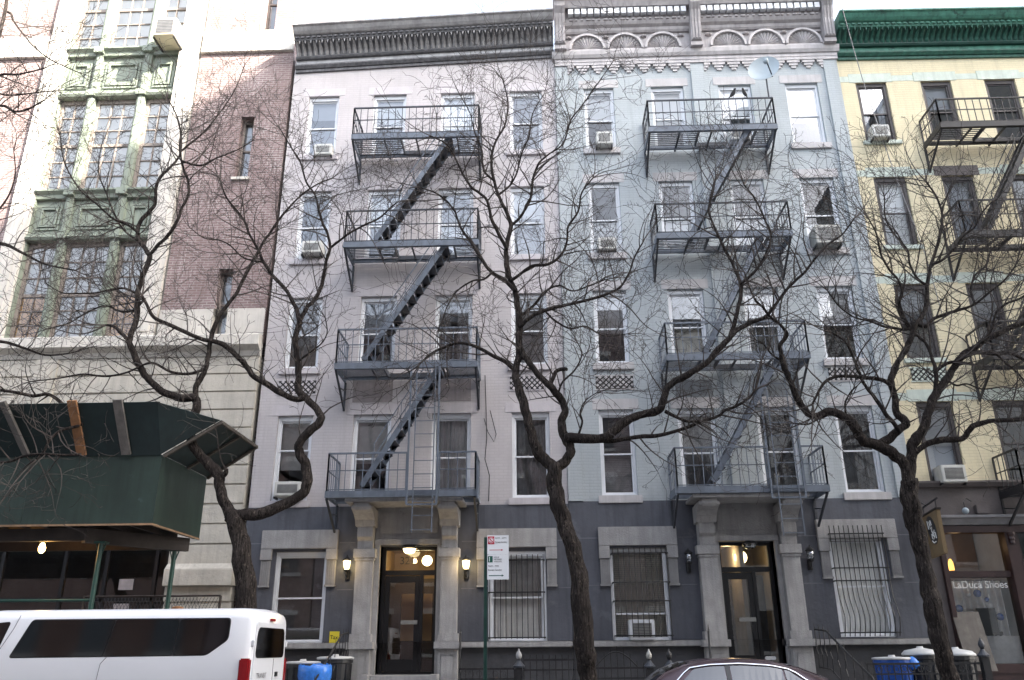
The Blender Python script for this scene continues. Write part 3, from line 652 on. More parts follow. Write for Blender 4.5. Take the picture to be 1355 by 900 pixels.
# ------------------------------------------------------------------ brick loft building on the left
LOFT = thing('loft_building', (-14, 0, .15), 'tall brick and limestone loft building with sage green metal window bays', 'building')
LX1 = -7.69; TOP = 26.0
slits = [(-9.0, -8.62, 13.85, 15.85), (-9.06, -8.68, 9.92, 11.08), (-8.72, -8.36, 18.86, 21.3)]
wall(MB(), -10.46, LX1, 9.92, TOP, slits, d=.42).build('brick_wall', 'redbrick', LOFT)
wall(MB(), -20.5, -15.14, 9.92, TOP, [], d=.3).build('brick_wall', 'redbrick', LOFT)
m = MB()
for a, b in ((-11.10, -10.52), (-15.08, -14.50)):
    m.box(a, b, -.10, .5, 9.16, TOP); m.box(a+.14, b-.14, -.13, -.099, 9.3, TOP)
each(m, 'limestone_pier', 'limestone', LOFT, bevel=.01)
m = MB(); m.box(-10.515, -10.462, .05, .3, 9.16, TOP).box(-15.138, -15.082, .05, .3, 9.16, TOP); each(m, 'pier_groove', 'room', LOFT)
m = MB()
for a, b, hs in ((-10.45, LX1-.01, None), (-20.5, -15.15, None)):
    m.box(a, b, -.08, .01, 18.15, 18.84); m.box(a, b, -.11, .01, 18.08, 18.149)
each(m, 'limestone_band', 'limestone', LOFT, bevel=.01)
wall(MB(), -10.46, LX1, 9.16, 9.918, [(-9.06, -8.68, 9.20, 9.918)], y=-.05, d=.45).build('limestone_course', 'limestone', LOFT)
MB().box(-20.5, -15.14, -.05, .1, 9.16, 9.918).build('limestone_course', 'limestone', LOFT)
m = MB(); m.extx([(.1, 8.62), (-.05, 8.62), (-.10, 8.74), (-.26, 8.84), (-.28, 8.86), (-.28, 9.12), (-.22, 9.158), (.1, 9.158)], -20.5, LX1-.02); m.build('belt_ledge', 'limestone', LOFT)
MB().box(-20.5, LX1, .9, 14, 0, TOP).build('rear_block', 'redbrick', LOFT)
MB().quad((LX1, 0, 9), (LX1, .95, 9), (LX1, .95, TOP), (LX1, 0, TOP)).build('side_wall', 'redbrick', LOFT)
# slit windows
for a, b, c, e in ((-9.0, -8.62, 13.85, 15.85), (-9.06, -8.68, 9.20, 11.08), (-8.72, -8.36, 18.86, 21.3)):
    m = MB(); m.box(a, a+.05, .26, .34, c, e).box(b-.05, b, .26, .34, c, e).box(a+.05, b-.05, .26, .34, e-.06, e).box(a+.05, b-.05, .26, .34, (c+e)/2-.025, (c+e)/2+.025)
    W = m.build('slit_window', 'tanframe', LOFT); MB().quad((a+.05, .3, c), (b-.05, .3, c), (b-.05, .3, e), (a+.05, .3, e)).build('pane', 'glass', W)
    MB().box(a-.06, b+.06, -.07, .3, c-.09, c-.001).build('sill', 'limestone', W, bevel=.01)
    MB().box(a, b, .43, .45, c, e).build('curtain', 'greyshade', W)
# bay columns
bw = [(-14.46, -13.62), (-13.40, -12.16), (-11.92, -11.12)]
mul = [(-13.615, -13.405), (-12.155, -11.925)]
bands = [(9.165, 12.02, .46), (13.56, 16.64, .5), (18.36, 21.3, .54)]
for (z0, z1, sp) in bands:
    for i, (a, b) in enumerate(bw):
        y = .15; m = MB(); j = .09
        m.box(a, a+j, y, y+.1, z0, z1).box(b-j, b, y, y+.1, z0, z1).box(a+j, b-j, y, y+.1, z1-.12, z1).box(a+j, b-j, y, y+.1, z0, z0+.07)
        W = m.build('loft_window', 'tanframe', LOFT)
        zm = z0+(z1-z0)*sp; m = MB(); m.box(a+j, b-j, y+.01, y+.06, zm-.045, zm+.045); n = 3 if i == 1 else 2
        for q in range(1, n):
            x = a+j+(b-a-2*j)*q/n; m.box(x-.017, x+.017, y+.02, y+.06, z0+.07, zm-.046).box(x-.017, x+.017, y+.02, y+.06, zm+.046, z1-.12)
        for lo, hi in ((z0+.07, zm-.046), (zm+.046, z1-.12)):
            for q in (1, 2): z = lo+(hi-lo)*q/3; m.box(a+j, b-j, y+.022, y+.058, z-.016, z+.016)
        m.build('muntin', 'tanframe', W)
        MB().quad((a+j, y+.05, z0+.07), (b-j, y+.05, z0+.07), (b-j, y+.05, z1-.12), (a+j, y+.05, z1-.12)).build('pane', 'glasslo', W)
        MB().box(a, b, y+.07, y+.075, z0, z1).build('blind', 'shade', W)
        if z0 < 10 and i != 1: MB().box(a+.1, b-.1, y+.062, y+.067, z0+.05, z0+1.25).build('blind', 'orangeshade', W)
m = MB()
for a, b in mul: m.box(a, b, -.02, .5, 9.165, 21.5); m.box(a+.05, b-.05, -.05, -.019, 9.3, 21.3)
each(m, 'mullion', 'green', LOFT, bevel=.01)
each(MB().box(-14.495, -14.462, .0, .4, 9.165, 21.5).box(-11.118, -11.104, .0, .4, 9.165, 21.5), 'jamb_strip', 'green', LOFT)
for z0, z1 in ((12.022, 13.558), (16.642, 18.358), (21.302, 23)):
    m = MB(); m.box(-14.49, -11.105, .10, .5, z0, z1)
    m.extx([(.11, z0), (-.06, z0+.01), (-.10, z0+.08), (-.04, z0+.14), (-.04, z0+.2), (.11, z0+.22)], -14.495, -11.103)
    m.extx([(.11, z1-.26), (-.02, z1-.25), (-.04, z1-.14), (-.14, z1-.06), (-.14, z1-.01), (.11, z1-.005)], -14.495, -11.103)
    sp = m.build('spandrel', 'green', LOFT)
    m = MB()
    for a, b in bw:
        a += .10; b -= .10; lo, hi = z0+.36, z1-.42
        for t, yy in ((0, .06), (.085, .035)):
            m.box(a+t, a+t+.055, yy, .101, lo+t, hi-t).box(b-t-.055, b-t, yy, .101, lo+t, hi-t).box(a+t+.055, b-t-.055, yy, .101, hi-t-.055, hi-t).box(a+t+.055, b-t-.055, yy, .101, lo+t, lo+t+.055)
    for a, b in mul: m.box(a-.03, b+.03, -.12, .1, z0+.02, z0+.2).box(a-.03, b+.03, -.16, .1, z1-.2, z1-.012)
    m.build('panel_moulding', 'green', sp)
# rusticated limestone base with the dark shop opening under the shed
m = MB(); z = 8.60; i = 0
hol = (-16.6, -9.35)
while z > 3.6:
    z2 = z-.462
    m.box(-20.5 if z2 > 4.4 else hol[1], LX1-.03, -.04, .2, z2+.028, z)
    z = z2; i += 1
m.box(-20.5, LX1-.02, .0, .25, 4.52, 8.62); m.box(hol[1], LX1-.02, .0, .25, 3.5, 4.519)
m.build('rusticated_wall', 'limestone2', LOFT, bevel=.012)
m = MB()
for a in (-13.44,): m.box(a, a+.56, -.10, .1, 4.6, 8.60); m.box(a+.12, a+.44, -.125, -.099, 4.8, 8.35)
m.build('pilaster', 'limestone2', LOFT, bevel=.01)
m = MB(); m.extx([(.25, 3.06), (-.20, 3.06), (-.20, 3.42), (-.05, 3.56), (.25, 3.56)], hol[1], LX1-.06); m.box(hol[1], LX1-.10, -.02, .25, 2.72, 3.058); m.box(hol[1], LX1-.08, -.06, .25, .15, 2.58); m.box(hol[1], LX1-.09, .02, .25, 2.58, 2.72)
each(m, 'base_course', 'limestone2', LOFT, bevel=.012)
m = MB(); m.box(-20.5, -16.6, -.05, .25, .15, 4.5); each(m, 'base_course', 'limestone2', LOFT)
MB().box(-16.6, hol[1], .72, .78, .15, 4.5).build('shop_interior', 'blackpaint', LOFT)  # black sheet, the unlit interior's darkness put into its colour
m = MB()
for x in (-16.5, -14.9, -13.4, -11.9, -10.9, -9.72, -9.45): m.box(x, x+.08, .10, .2, .15, 4.5)
m.box(-16.6, hol[1], .10, .2, 2.75, 2.85); m.build('shop_frame', 'blackframe', LOFT)  # green mullions coloured black, painting in the gloom under the shed
MB().quad((-16.6, .15, .15), (hol[1], .15, .15), (hol[1], .15, 4.5), (-16.6, .15, 4.5)).build('shop_pane', 'glasslo', LOFT)
m = MB(); m.box(-10.50, -10.16, .115, .12, 3.0, 3.24).box(-10.55, -10.18, .115, .12, 2.46, 2.70); each(m, 'poster', 'pinkpanel', LOFT)

# ------------------------------------------------------------------ far side of the street (seen in the glass, and casting the shade)
def far_block(x0, x1, h, d, mat, nx, nz, label):
    B = thing('street_building', ((x0+x1)/2, -23.4, .15), label, 'building')
    MB().box(x0, x1, -23.4-d, -23.4, 0, h).build('wall', mat, B)
    MB().box(x0-.1, x1+.1, -23.4-d, -22.95, h, h+.5).build('cornice', 'cgrey', B)
    c0 = (x0+(x1-x0)*.5/nx, 1.5)
    n = MB(); n.box(c0[0]-.62, c0[0]+.62, -23.399, -23.3, c0[1]-.16, c0[1]-.002).box(c0[0]-.62, c0[0]+.62, -23.399, -23.34, c0[1]+1.802, c0[1]+2.05)
    W = n.build('window', 'limestone', B); G = MB().box(c0[0]-.5, c0[0]+.5, -23.39, -23.36, c0[1], c0[1]+1.8).build('pane', 'farpane', W)
    for i in range(nx):
        for j in range(nz):
            if i == j == 0: continue
            o = W.copy(); COL.objects.link(o); o.location.x += (x1-x0)*i/nx; o.location.z += (h-2)*j/nz
            g = G.copy(); COL.objects.link(g); g.parent = o
far_block(-34, -12, 17.0, 14, 'backbrick', 9, 4, 'brown brick walk-up across the street, behind the white van')
far_block(-11.9, 6, 18.2, 14, 'redbrick', 8, 5, 'mauve brick tenement across the street, straight opposite the stoops')
far_block(6.1, 28.6, 17.6, 14, 'limestone', 9, 4, 'pale stone loft across the street, opposite the shoe shop')
far_block(29.7, 75, 45.2, 40, 'limestone', 10, 9, 'tall pale stone tower across the street that shades the row')

# ------------------------------------------------------------------ fire escapes
def fire_escape(x0, x1, yf, levels, rails, stairs, ladder, mats, label, brk=True, stair_mat=None, ends=(True, True), plate=None):
    """levels: underside z of each platform, rails: rail top z; stairs: (x_top, z_top, x_bot, z_bot)"""
    fm, dm = mats
    T = thing('fire_escape', ((x0+x1)/2, 0, levels[0]), label, 'fire escape', 'fire escapes on the brick fronts')
    for k, z in enumerate(levels):
        up = [s for s in stairs if abs(s[1]-z) < .8]
        m = MB(); zt = z+.15
        m.box(x0, x1, yf, yf+.035, z, zt).box(x0, x1, yf+.035, yf+.10, z, z+.02)
        m.box(x0, x0+.035, yf+.036, -.02, z, zt).box(x1-.035, x1, yf+.036, -.02, z, zt).box(x0+.036, x1-.036, -.22, -.17, z+.02, z+.12)
        P = m.build('platform', fm, T)
        m = MB(); y = yf+.12; ox = None
        if up: s = up[0]; ox = (s[0]-1.35, s[0]+.12)
        while y < -.05:
            if ox and -1.06 < y < -.32: m.box(x0+.036, ox[0], y, y+.030, z+.095, z+.110).box(ox[1], x1-.036, y, y+.030, z+.095, z+.110)
            else: m.box(x0+.036, x1-.036, y, y+.030, z+.095, z+.110)
            y += .092
        n = max(3, int((x1-x0)/.8))
        for i in range(1, n): x = x0+(x1-x0)*i/n; m.box(x-.02, x+.02, yf+.036, -.025, z+.05, z+.094)
        if ox: m.box(ox[0]-.03, ox[0], -1.06, -.3, z+.03, z+.14).box(ox[1], ox[1]+.03, -1.06, -.3, z+.03, z+.14).box(ox[0], ox[1], -.33, -.30, z+.03, z+.14)
        m.build('slat_floor', dm, P)
        # railing
        m = MB(); zr = rails[k]; t = .022
        def run(p, q):
            m.bar((*p, zr), (*q, zr), .038); m.bar((*p, zr-.46*(zr-zt)), (*q, zr-.46*(zr-zt)), .02); m.bar((*p, zt+.03), (*q, zt+.03), .02)
            L = (Vector(q)-Vector(p)).length; nb = max(1, int(L/.185))
            for i in range(nb+1):
                c = Vector(p).lerp(Vector(q), i/nb); wd = .034 if i in (0, nb) else .017
                m.box(c.x-wd/2, c.x+wd/2, c.y-wd/2, c.y+wd/2, z+.05, zr)
        y = yf+.03
        if ladder and k == ladder['level']:
            run((x0+.03, y), (ladder['x0']-.04, y)); run((ladder['x1']+.04, y), (x1-.03, y))
        else: run((x0+.03, y), (x1-.03, y))
        if ends[0]: run((x0+.03, y), (x0+.03, -.03))
        if ends[1]: run((x1-.03, y), (x1-.03, -.03))
        m.build('railing', dm if k > 1 else fm, T)
        if brk:
            for x in (x0+.03, x1-.05):
                if x > 15: continue
                m = MB(); m.bar((x, -.03, z-.72), (x, -.03, z), .05, .05); m.bar((x, -.05, z-.66), (x, yf+.06, z-.01), .045, .045, (1, 0, 0)); m.bar((x, -.08, z-.22), (x, yf*.45, z-.28), .025)
                m.build('bracket', dm, T)
    for (xa, za, xb, zb) in stairs:
        m = MB(); 
        m.bar((xa, -1.0, za+.05), (xb, -1.0, zb+.05), .016, .125); m.bar((xa, -.40, za+.05), (xb, -.40, zb+.05), .016, .125)
        St = m.build('stair', stair_mat or fm, T)
        n = 12; sg = 1 if xb < xa else -1
        for i in range(n):
            q = (i+.6)/n; x = xa+(xb-xa)*q; z = za+(zb-za)*q+.02
            MB().exty([(x-.10*sg, z), (x+.10*sg, z), (x+.10*sg, z+.016), (x-.085*sg, z+.016), (x-.085*sg, z-.085), (x-.10*sg, z-.085)], -.99, -.41).build('tread', dm, St)
        m = MB(); d = Vector((xb-xa, 0, zb-za)); 
        for y in (-1.0, -.40):
            p = Vector((xa, y, za+.62))+d*.18; q = Vector((xa, y, za+.62))+d*.86
            m.bar(p, q, .022); m.bar(p+Vector((.02, 0, -.28)), q+Vector((.02, 0, -.28)), .014); m.bar(q, q+Vector((0, 0, -.62)), .018); m.bar(p, p+Vector((0, 0, -.62)), .018); c = (p+q)/2; m.bar(c, c+Vector((0, 0, -.62)), .016)
        m.build('handrail', fm, St)
    if ladder:
        L = ladder; y = yf-.05; m = MB()
        for x in (L['x0'], L['x1']): m.box(x-.022, x+.022, y-.02, y+.02, L['z0'], L['z1'])
        m.box(L['x0'], L['x1'], y-.018, y+.018, L['z0']-.02, L['z0']+.02)
        m.box(L['x0'], L['x1'], y-.018, y+.018, L['z0']+.2, L['z0']+.23)
        Lb = m.build('ladder_guide', fm, T); m = MB()
        for x in (L['a'], L['b']): m.box(x-.013, x+.013, y-.035, y-.021, L['low'], L['z1']-.1)
        z = L['low']+.05
        while z < L['z1']-.15: m.box(L['a'], L['b'], y-.034, y-.022, z, z+.018); z += .305
        m.build('drop_ladder', fm, T)
    if plate:
        m = MB(); m.add([(plate, yf+.02, levels[0]), (plate, yf+.02, levels[0]+.62), (plate, yf+.16, levels[0]+.62), (plate, yf+.16, levels[0])], [(0, 1, 2, 3)]); m.box(plate-.02, plate+.02, yf-.02, yf+.05, levels[0]-.05, levels[0]+.68); m.build('counterweight_guide', fm, T)
    return T
fire_escape(-5.5, -2.08, -1.2, [4.84, 7.86, 11.06, 14.24], [5.84, 8.86, 12.09, 15.22],
    [(-2.83, 14.45, -4.74, 11.30), (-2.86, 11.25, -4.86, 8.10), (-2.98, 7.95, -4.72, 5.08)],
    dict(level=0, x0=-3.64, x1=-2.97, a=-3.50, b=-3.06, z0=4.66, z1=7.98, low=4.05), ('ironblue', 'irondark'), 'slate blue iron fire escape zigzagging down the pale pink brick front', plate=-2.06)
fire_escape(2.38, 5.76, -1.15, [4.85, 7.95, 11.15, 14.27], [5.87, 8.89, 12.12, 15.25],
    [(5.10, 14.45, 3.30, 11.32), (5.07, 11.28, 3.33, 8.12), (5.02, 7.95, 3.24, 5.08)],
    dict(level=0, x0=4.46, x1=5.20, a=4.60, b=5.06, z0=4.72, z1=7.90, low=3.90), ('ironblue', 'irondark'), 'slate blue iron fire escape on the teal brick front, two birds on its top rail', plate=2.36)
fire_escape(9.98, 16.1, -1.12, [4.80, 7.85, 11.02, 14.20], [5.75, 8.80, 12.05, 15.08],
    [(12.55, 14.35, 10.65, 11.25), (12.55, 11.2, 10.65, 8.05)], None, ('ironblack', 'ironblack'), 'black iron fire escape on the yellow brick front above the shoe shop', ends=(True, False))

# ------------------------------------------------------------------ window units
def unit(x, z, wd, h, label, mat='acmetal', y0=-.32, y1=.15, under=True):
    T = thing('air_conditioner', (x, y0, z), label, 'air conditioner', 'window air conditioners')
    MB().box(x-wd/2, x+wd/2, y0, y1, z, z+h).build('case', mat, T, bevel=.018)
    m = MB(); a = .07; m.box(x-wd/2+a, x+wd/2-a, y0-.006, y0+.004, z+a, z+h-a); G = m.build('grille', 'acgrille', T)
    m = MB(); k = 9
    for i in range(k): q = z+a+(h-2*a)*(i+.5)/k; m.box(x-wd/2+a, x+wd/2-a, y0-.011, y0-.0065, q-.005, q+.005)
    m.build('fin', 'zinc', G)
    if under: m = MB(); m.box(x-wd/2-.02, x-wd/2+.02, y0+.05, .0, z-.05, z-.002).box(x+wd/2-.04, x+wd/2, y0+.05, .0, z-.05, z-.002); each(m, 'support', 'blackpaint', T)
    return T
P_, Q_ = 'pale pink building', 'teal building'
unit(-6.62, 5.04, .62, .34, 'white air conditioner in the lowest left window of the pale pink building')
unit(-6.56, 11.36, .52, .34, 'white air conditioner in the second highest left window of the pale pink building')
unit(-6.52, 14.42, .50, .34, 'white air conditioner in the top left window of the pale pink building', y0=-.2)
unit(1.29, 14.46, .44, .40, 'small white air conditioner in the top left window of the teal building')
unit(4.99, 14.50, .54, .42, 'white air conditioner behind the top fire escape rail of the teal building')
unit(6.89, 11.26, .66, .52, 'bulky grey air conditioner in the right window below the satellite dish', 'zinc', y0=-.45)
unit(1.22, 11.34, .48, .34, 'grey air conditioner in the second highest left window of the teal building', 'acmetal', y0=-.18)
unit(1.53, 1.83, .56, .42, 'white air conditioner behind black bars in the street level window', 'white', y0=-.24, y1=.3, under=False)
unit(8.80, 14.48, .46, .38, 'small white air conditioner in the top window of the yellow building')
unit(8.92, 5.16, .56, .40, 'white air conditioner in the yellow building just above the shop')
unit(-11.32, 18.22, .62, .62, 'cream box air conditioner high in the green window bay of the loft', 'actan', y0=-.75, y1=.3)

# ------------------------------------------------------------------ window bars
def bars(x0, x1, z0, z1, n, hs, label, belly=0.0, y=-.14):
    T = thing('window_guard', ((x0+x1)/2, 0, z0), label, 'window bars', 'iron guards on street level windows')
    m = MB()
    for i in range(n):
        x = x0+(x1-x0)*i/(n-1); pts = []
        for j in range(13):
            q = j/12; bl = belly*math.exp(-((q-.16)/.13)**2); pts.append((x, y-bl, z0-.03+(z1-z0+.10)*q))
        m.tube(pts, .010, 4)
    each(m, 'bar', 'blackpaint', T); m = MB()
    for q in hs:
        z = z0+(z1-z0)*q; bl = belly*math.exp(-((q-.16)/.13)**2)
        m.box(x0-.03, x1+.03, y-bl-.012, y-bl+.012, z-.013, z+.013).box(x0-.03, x0-.006, y-bl, .05, z-.013, z+.013).box(x1+.006, x1+.03, y-bl, .05, z-.013, z+.013)
    each(m, 'cross_bar', 'blackpaint', T); return T
bars(-1.84, -.62, 1.90, 3.60, 11, (.0, .56, .97), 'black iron bars over the curtained window right of the lit pink portico', .0, -.16)
bars(.96, 2.18, 1.92, 3.72, 11, (.0, .40, .62, .97), 'black iron bars over the blinds window with the white air conditioner', .0, -.27)
bars(5.92, 7.10, 1.90, 4.16, 12, (.02, .50, .62, .95), 'bellied black iron bars over the white curtained window near the tree', .22, -.20)

# ------------------------------------------------------------------ lamps
def lantern(x, z, lit, label):
    T = thing('wall_lantern', (x, 0, z), label, 'lantern', 'lanterns beside the two doors')
    m = MB(); m.lathe((x, -.045, z-.26), [(.05, 0), (.06, .03), (.05, .22), (.02, .26)], 10); m.tube([(x, -.05, z-.12), (x, -.12, z-.20), (x, -.19, z-.15), (x, -.20, z-.06)], .014, 6)
    m.lathe((x, -.20, z-.10), [(.015, 0), (.05, .02), (.075, .05), (.05, .06)], 10); m.lathe((x, -.20, z+.15), [(.10, 0), (.105, .02), (.06, .06), (.02, .09), (.012, .13)], 10)
    for i in range(4): a = i*math.pi/2+.78; m.bar((x+.06*math.cos(a), -.2+.06*math.sin(a), z-.05), (x+.092*math.cos(a), -.2+.092*math.sin(a), z+.15), .010)
    m.build('bracket', 'blackpaint', T)
    MB().lathe((x, -.20, z-.045), [(.052, 0), (.07, .06), (.088, .19), (.06, .194)], 10).build('glass_shade', 'lampglow' if lit else 'clearglass', T, smooth=True)
    if lit: lamp((x, -.46, z+.03), 1.6, .06)
def lamp(p, e, r, col=(1, .70, .32)):
    d = bpy.data.lights.new('lamp_light', 'POINT'); d.energy = e; d.color = col; d.shadow_soft_size = r
    o = bpy.data.objects.new('lamp_light', d); COL.objects.link(o); o.location = p
lantern(-5.12, 3.42, True, 'lit brass lantern left of the pink building door'); lantern(-2.38, 3.40, True, 'lit brass lantern between the pink portico and the parking sign')
lantern(2.68, 3.50, False, 'unlit black lantern left of the teal building door'); lantern(5.42, 3.53, False, 'unlit black lantern between the teal portico and the bellied bars')
def globe(x, y, z, r, label):
    T = thing('pendant_lamp', (x, y, z), label, 'lamp')
    MB().lathe((x, y, z), [(r*math.sin(math.pi*i/10)+.001, -r*math.cos(math.pi*i/10)) for i in range(11)], 16).build('globe', 'globe', T, smooth=True)
    MB().lathe((x, y, z+r-.01), [(.05, 0), (.05, .03), (.01, .04), (.01, 3.99-z-r)], 8).build('stem', 'brass', T); lamp((x-.3, y+.1, z), 3.5, .1)
globe(-3.42, .95, 3.66, .125, 'lit round globe lamp inside the pink building doorway'); globe(4.10, .95, 3.66, .15, 'lit round globe lamp inside the teal building doorway')
def soffit_lamp(x, z, lit, label):
    T = thing('ceiling_lamp', (x, -.12, z), label, 'lamp')
    MB().lathe((x, -.12, z-.03), [(.17, 0), (.18, .02), (.12, .06), (.05, .07)], 12).build('cap', 'blackpaint', T)
    MB().lathe((x, -.12, z-.14), [(.07, 0), (.12, .03), (.15, .108), (.10, .109)], 12).build('glass_shade', 'globe' if lit else 'clearglass', T)
    if lit: lamp((x, -.3, z-.22), 1.2, .06)
soffit_lamp(-3.70, 3.86, True, 'lit shallow lamp under the pink portico soffit'); soffit_lamp(4.10, 3.88, False, 'unlit dark lamp under the teal portico soffit')

# ------------------------------------------------------------------ dish, birds, cables
T = thing('satellite_dish', (5.62, -1.05, 15.27), 'pale blue satellite dish on a thin mast above the teal fire escape', 'satellite dish')
MB().tube([(5.66, -1.08, 15.26), (5.66, -1.08, 15.9), (5.70, -1.0, 16.1)], .022, 6).build('mast', 'irondark', T)
nrm = Vector((-.15, -.95, .12)).normalized(); ax = Vector((.78, 0, .62)); ax = (ax-nrm*ax.dot(nrm)).normalized(); ay = nrm.cross(ax); c0 = Vector((5.64, -1.0, 16.22))
m = MB(); vs = []; fs = []; nr, na = 5, 20
for off in (0, -.012):
    b0 = len(vs)
    for i in range(nr+1):
        for j in range(na):
            a = 2*math.pi*j/na; q = i/nr; vs.append(c0+ax*(.46*q*math.cos(a))+ay*(.37*q*math.sin(a))+nrm*(.10*q*q+off))
    for i in range(nr):
        for j in range(na): fs.append((b0+i*na+j, b0+i*na+(j+1) % na, b0+(i+1)*na+(j+1) % na, b0+(i+1)*na+j))
m.add(vs, fs); m.build('reflector', 'dish', T, smooth=True)
m = MB(); e = c0+ay*.30+nrm*.42-ax*.05; m.bar(c0-ay*.33-nrm*.0, c0-ay*.05+nrm*.46, .03); m.build('feed_arm', 'irondark', T)
MB().lathe(c0+nrm*.40-ay*.05, [(.05, -.07), (.075, -.03), (.07, .05), (.03, .08)], 10).build('feed_horn', 'dish', T)
def bird(x, turn, label):
    T = MB(); z = 15.285; y = -1.12; s = turn
    rings = [(-.15, .055, .006, .010), (-.09, .070, .018, .020), (-.03, .090, .048, .050), (.03, .120, .055, .062), (.07, .160, .045, .052), (.095, .195, .030, .032), (.11, .222, .033, .033), (.135, .228, .022, .020), (.165, .220, .003, .003)]
    vs = []; fs = []
    for d, h, a, b in rings:
        for j in range(8):
            q = 2*math.pi*j/8; vs.append((x+s*d*.55+a*math.cos(q), y-d*.6, z+h+b*math.sin(q)))
    for i in range(len(rings)-1):
        for j in range(8): fs.append((i*8+j, i*8+(j+1) % 8, i*8+8+(j+1) % 8, i*8+8+j))
    fs += [tuple(range(8)), tuple(range(len(vs)-8, len(vs)))]
    T.add(vs, fs).tube([(x+.02, y, z), (x+.02, y-.01, z+.06)], .006, 4).tube([(x-.02, y, z), (x-.02, y-.01, z+.06)], .006, 4)
    o = T.build('bird', 'bird', None, (x, y, z), smooth=True); tag(o, label, 'bird', 'birds on the fire escape rail')
bird(4.69, 1, 'small dark bird on the teal fire escape top rail, farther from the dish'); bird(5.03, -1, 'small dark bird on the teal fire escape top rail, nearer the dish')
m = MB(); pts = [(8.16, -.80, 18.42), (8.42, -.45, 17.2), (8.62, -.25, 16.1), (8.82, -.14, 14.9), (9.02, -.12, 13.4), (9.25, -.10, 12.0), (9.42, -.06, 11.0), (9.55, -.04, 9.2)]
tag(m.tube(pts, .011, 4).build('roof_cable', 'lead', None, (8.16, -.8, 18.4)), 'pale cable hanging slantwise from the emerald cornice over yellow brick', 'cable')
m = MB(); m.tube([(-1.98, -.03, 8.0), (-1.95, -.05, 7.2), (-1.93, -.04, 6.4), (-1.97, -.05, 5.9), (-1.86, -.06, 5.5), (-1.88, -.03, 4.9)], .012, 4); m.tube([(-2.0, -.03, 6.9), (-1.9, -.08, 6.55), (-1.75, -.09, 6.3), (-1.70, -.06, 6.5), (-1.85, -.03, 7.1)], .010, 4)
tag(m.build('wall_cable', 'blackpaint', None, (-1.95, 0, 4.9)), 'looped dark cable running down pale pink brick right of the fire escape', 'cable')

# ------------------------------------------------------------------ stoops, yard, fences
struct(MB().box(-7.55, -4.99, -1.75, -.02, .151, .42).box(-2.4, 2.72, -1.75, -.02, .151, .40).box(5.3, 8.02, -1.75, -.02, .151, .44).build('paved_yard', 'concrete'))
def stoop(x0, x1, zt, label):
    T = thing('stoop', ((x0+x1)/2, -1.2, .15), label, 'stoop'); m = MB(); n = 6; r = (zt-.15)/n
    m.box(x0, x1, -.72, .21, .151, zt)
    for i in range(n-1): m.box(x0, x1, -.72-.28*(n-1-i), -.721-.28*(n-2-i), .151, .15+r*(i+1))
    m.build('steps', 'stone', T, bevel=.012)
    m = MB(); m.box(x0-.18, x0-.002, -1.0, -.43, .151, zt+.02).box(x1+.002, x1+.18, -1.0, -.43, .151, zt+.02); each(m, 'cheek_wall', 'stone', T, bevel=.015)
stoop(-4.36, -3.08, 1.16, 'grey stone stoop below the lit pink building door'); stoop(3.42, 4.64, 1.18, 'grey stone stoop below the teal building door')
def stoop_rail(x, lean, label):
    T = thing('stair_railing', (x, -1.4, .15), label, 'railing', 'iron railings beside the stoops'); m = MB()
    p = [(x, -.46, 2.02), (x+lean*.25, -.80, 1.98), (x+lean*.6, -1.35, 1.55), (x+lean, -2.0, 1.10), (x+lean, -2.1, 1.0)]
    m.tube(p, .022, 6); m.tube([(a, b, c-.75) for a, b, c in p[:4]], .014, 5)
    B = m.build('handrail', 'blackpaint', T); m = MB()
    for k in range(9):
        q = k/8*3; i = min(2, int(q)); f = q-i; a = Vector(p[i]).lerp(Vector(p[i+1]), f)
        m.tube([a, a-Vector((0, 0, .22)), a-Vector((0, -.05, .36)), a-Vector((0, .05, .50)), a-Vector((0, 0, .78 if k < 8 else .95))], .010, 4)
        m.tube([a+Vector((.0, 0, .02)), a+Vector((0, 0, .12))], [.010, .002], 4)
    m.tube([p[3], (p[3][0], p[3][1], .16)], .024, 6)
    m.build('baluster', 'blackpaint', T)
for x, l, s in ((-4.93, -.30, 'curling black iron railing left of the pink building steps'), (-2.46, .12, 'curling black iron railing right of the pink building steps'), (2.94, -.28, 'curling black iron railing left of the teal steps, behind the red car'), (5.22, .55, 'curling black iron railing right of the teal steps, behind the red car')): stoop_rail(x, l, s)
def fence(x0, x1, z, label, y=-1.85, scroll=True, hump=None):
    T = thing('iron_fence', ((x0+x1)/2, y, .15), label, 'fence', 'low iron fences along the yard'); m = MB()
    m.box(x0, x1, y-.016, y+.016, z-.02, z+.02).box(x0, x1, y-.014, y+.014, z-.20, z-.17).box(x0, x1, y-.014, y+.014, .30, .33); each(m, 'rail', 'blackpaint', T); m = MB()
    n = int((x1-x0)/.125)
    for i in range(n+1):
        x = x0+(x1-x0)*i/n; h = z-.005
        if hump and hump[0] < x < hump[1]:
            q = (x-hump[0])/(hump[1]-hump[0]); h = z+.30*math.sin(math.pi*q)
        m.box(x-.009, x+.009, y-.009, y+.009, .151, h+(.10 if not scroll else 0))
    m.build('picket', 'blackpaint', T)
    if hump:
        m = MB(); m.tube([(hump[0]+(hump[1]-hump[0])*i/14, y, z+.30*math.sin(math.pi*i/14)) for i in range(15)], .014, 5); m.build('arch_rail', 'blackpaint', T)
    if scroll:
        m = MB()
        for i in range(int((x1-x0)/.16)):
            x = x0+.08+i*.16; m.tube([(x+.055*math.cos(a*math.pi/4), y, z-.095+.055*math.sin(a*math.pi/4)) for a in range(9)], .008, 4, False)
        m.build('scroll_ring', 'blackpaint', T)
fence(-2.35, -1.24, 1.30, 'black iron fence with ring scrolls between stoop and finial post'); fence(-1.05, .10, 1.46, 'spiked black iron fence behind the parking sign and tree', scroll=False)
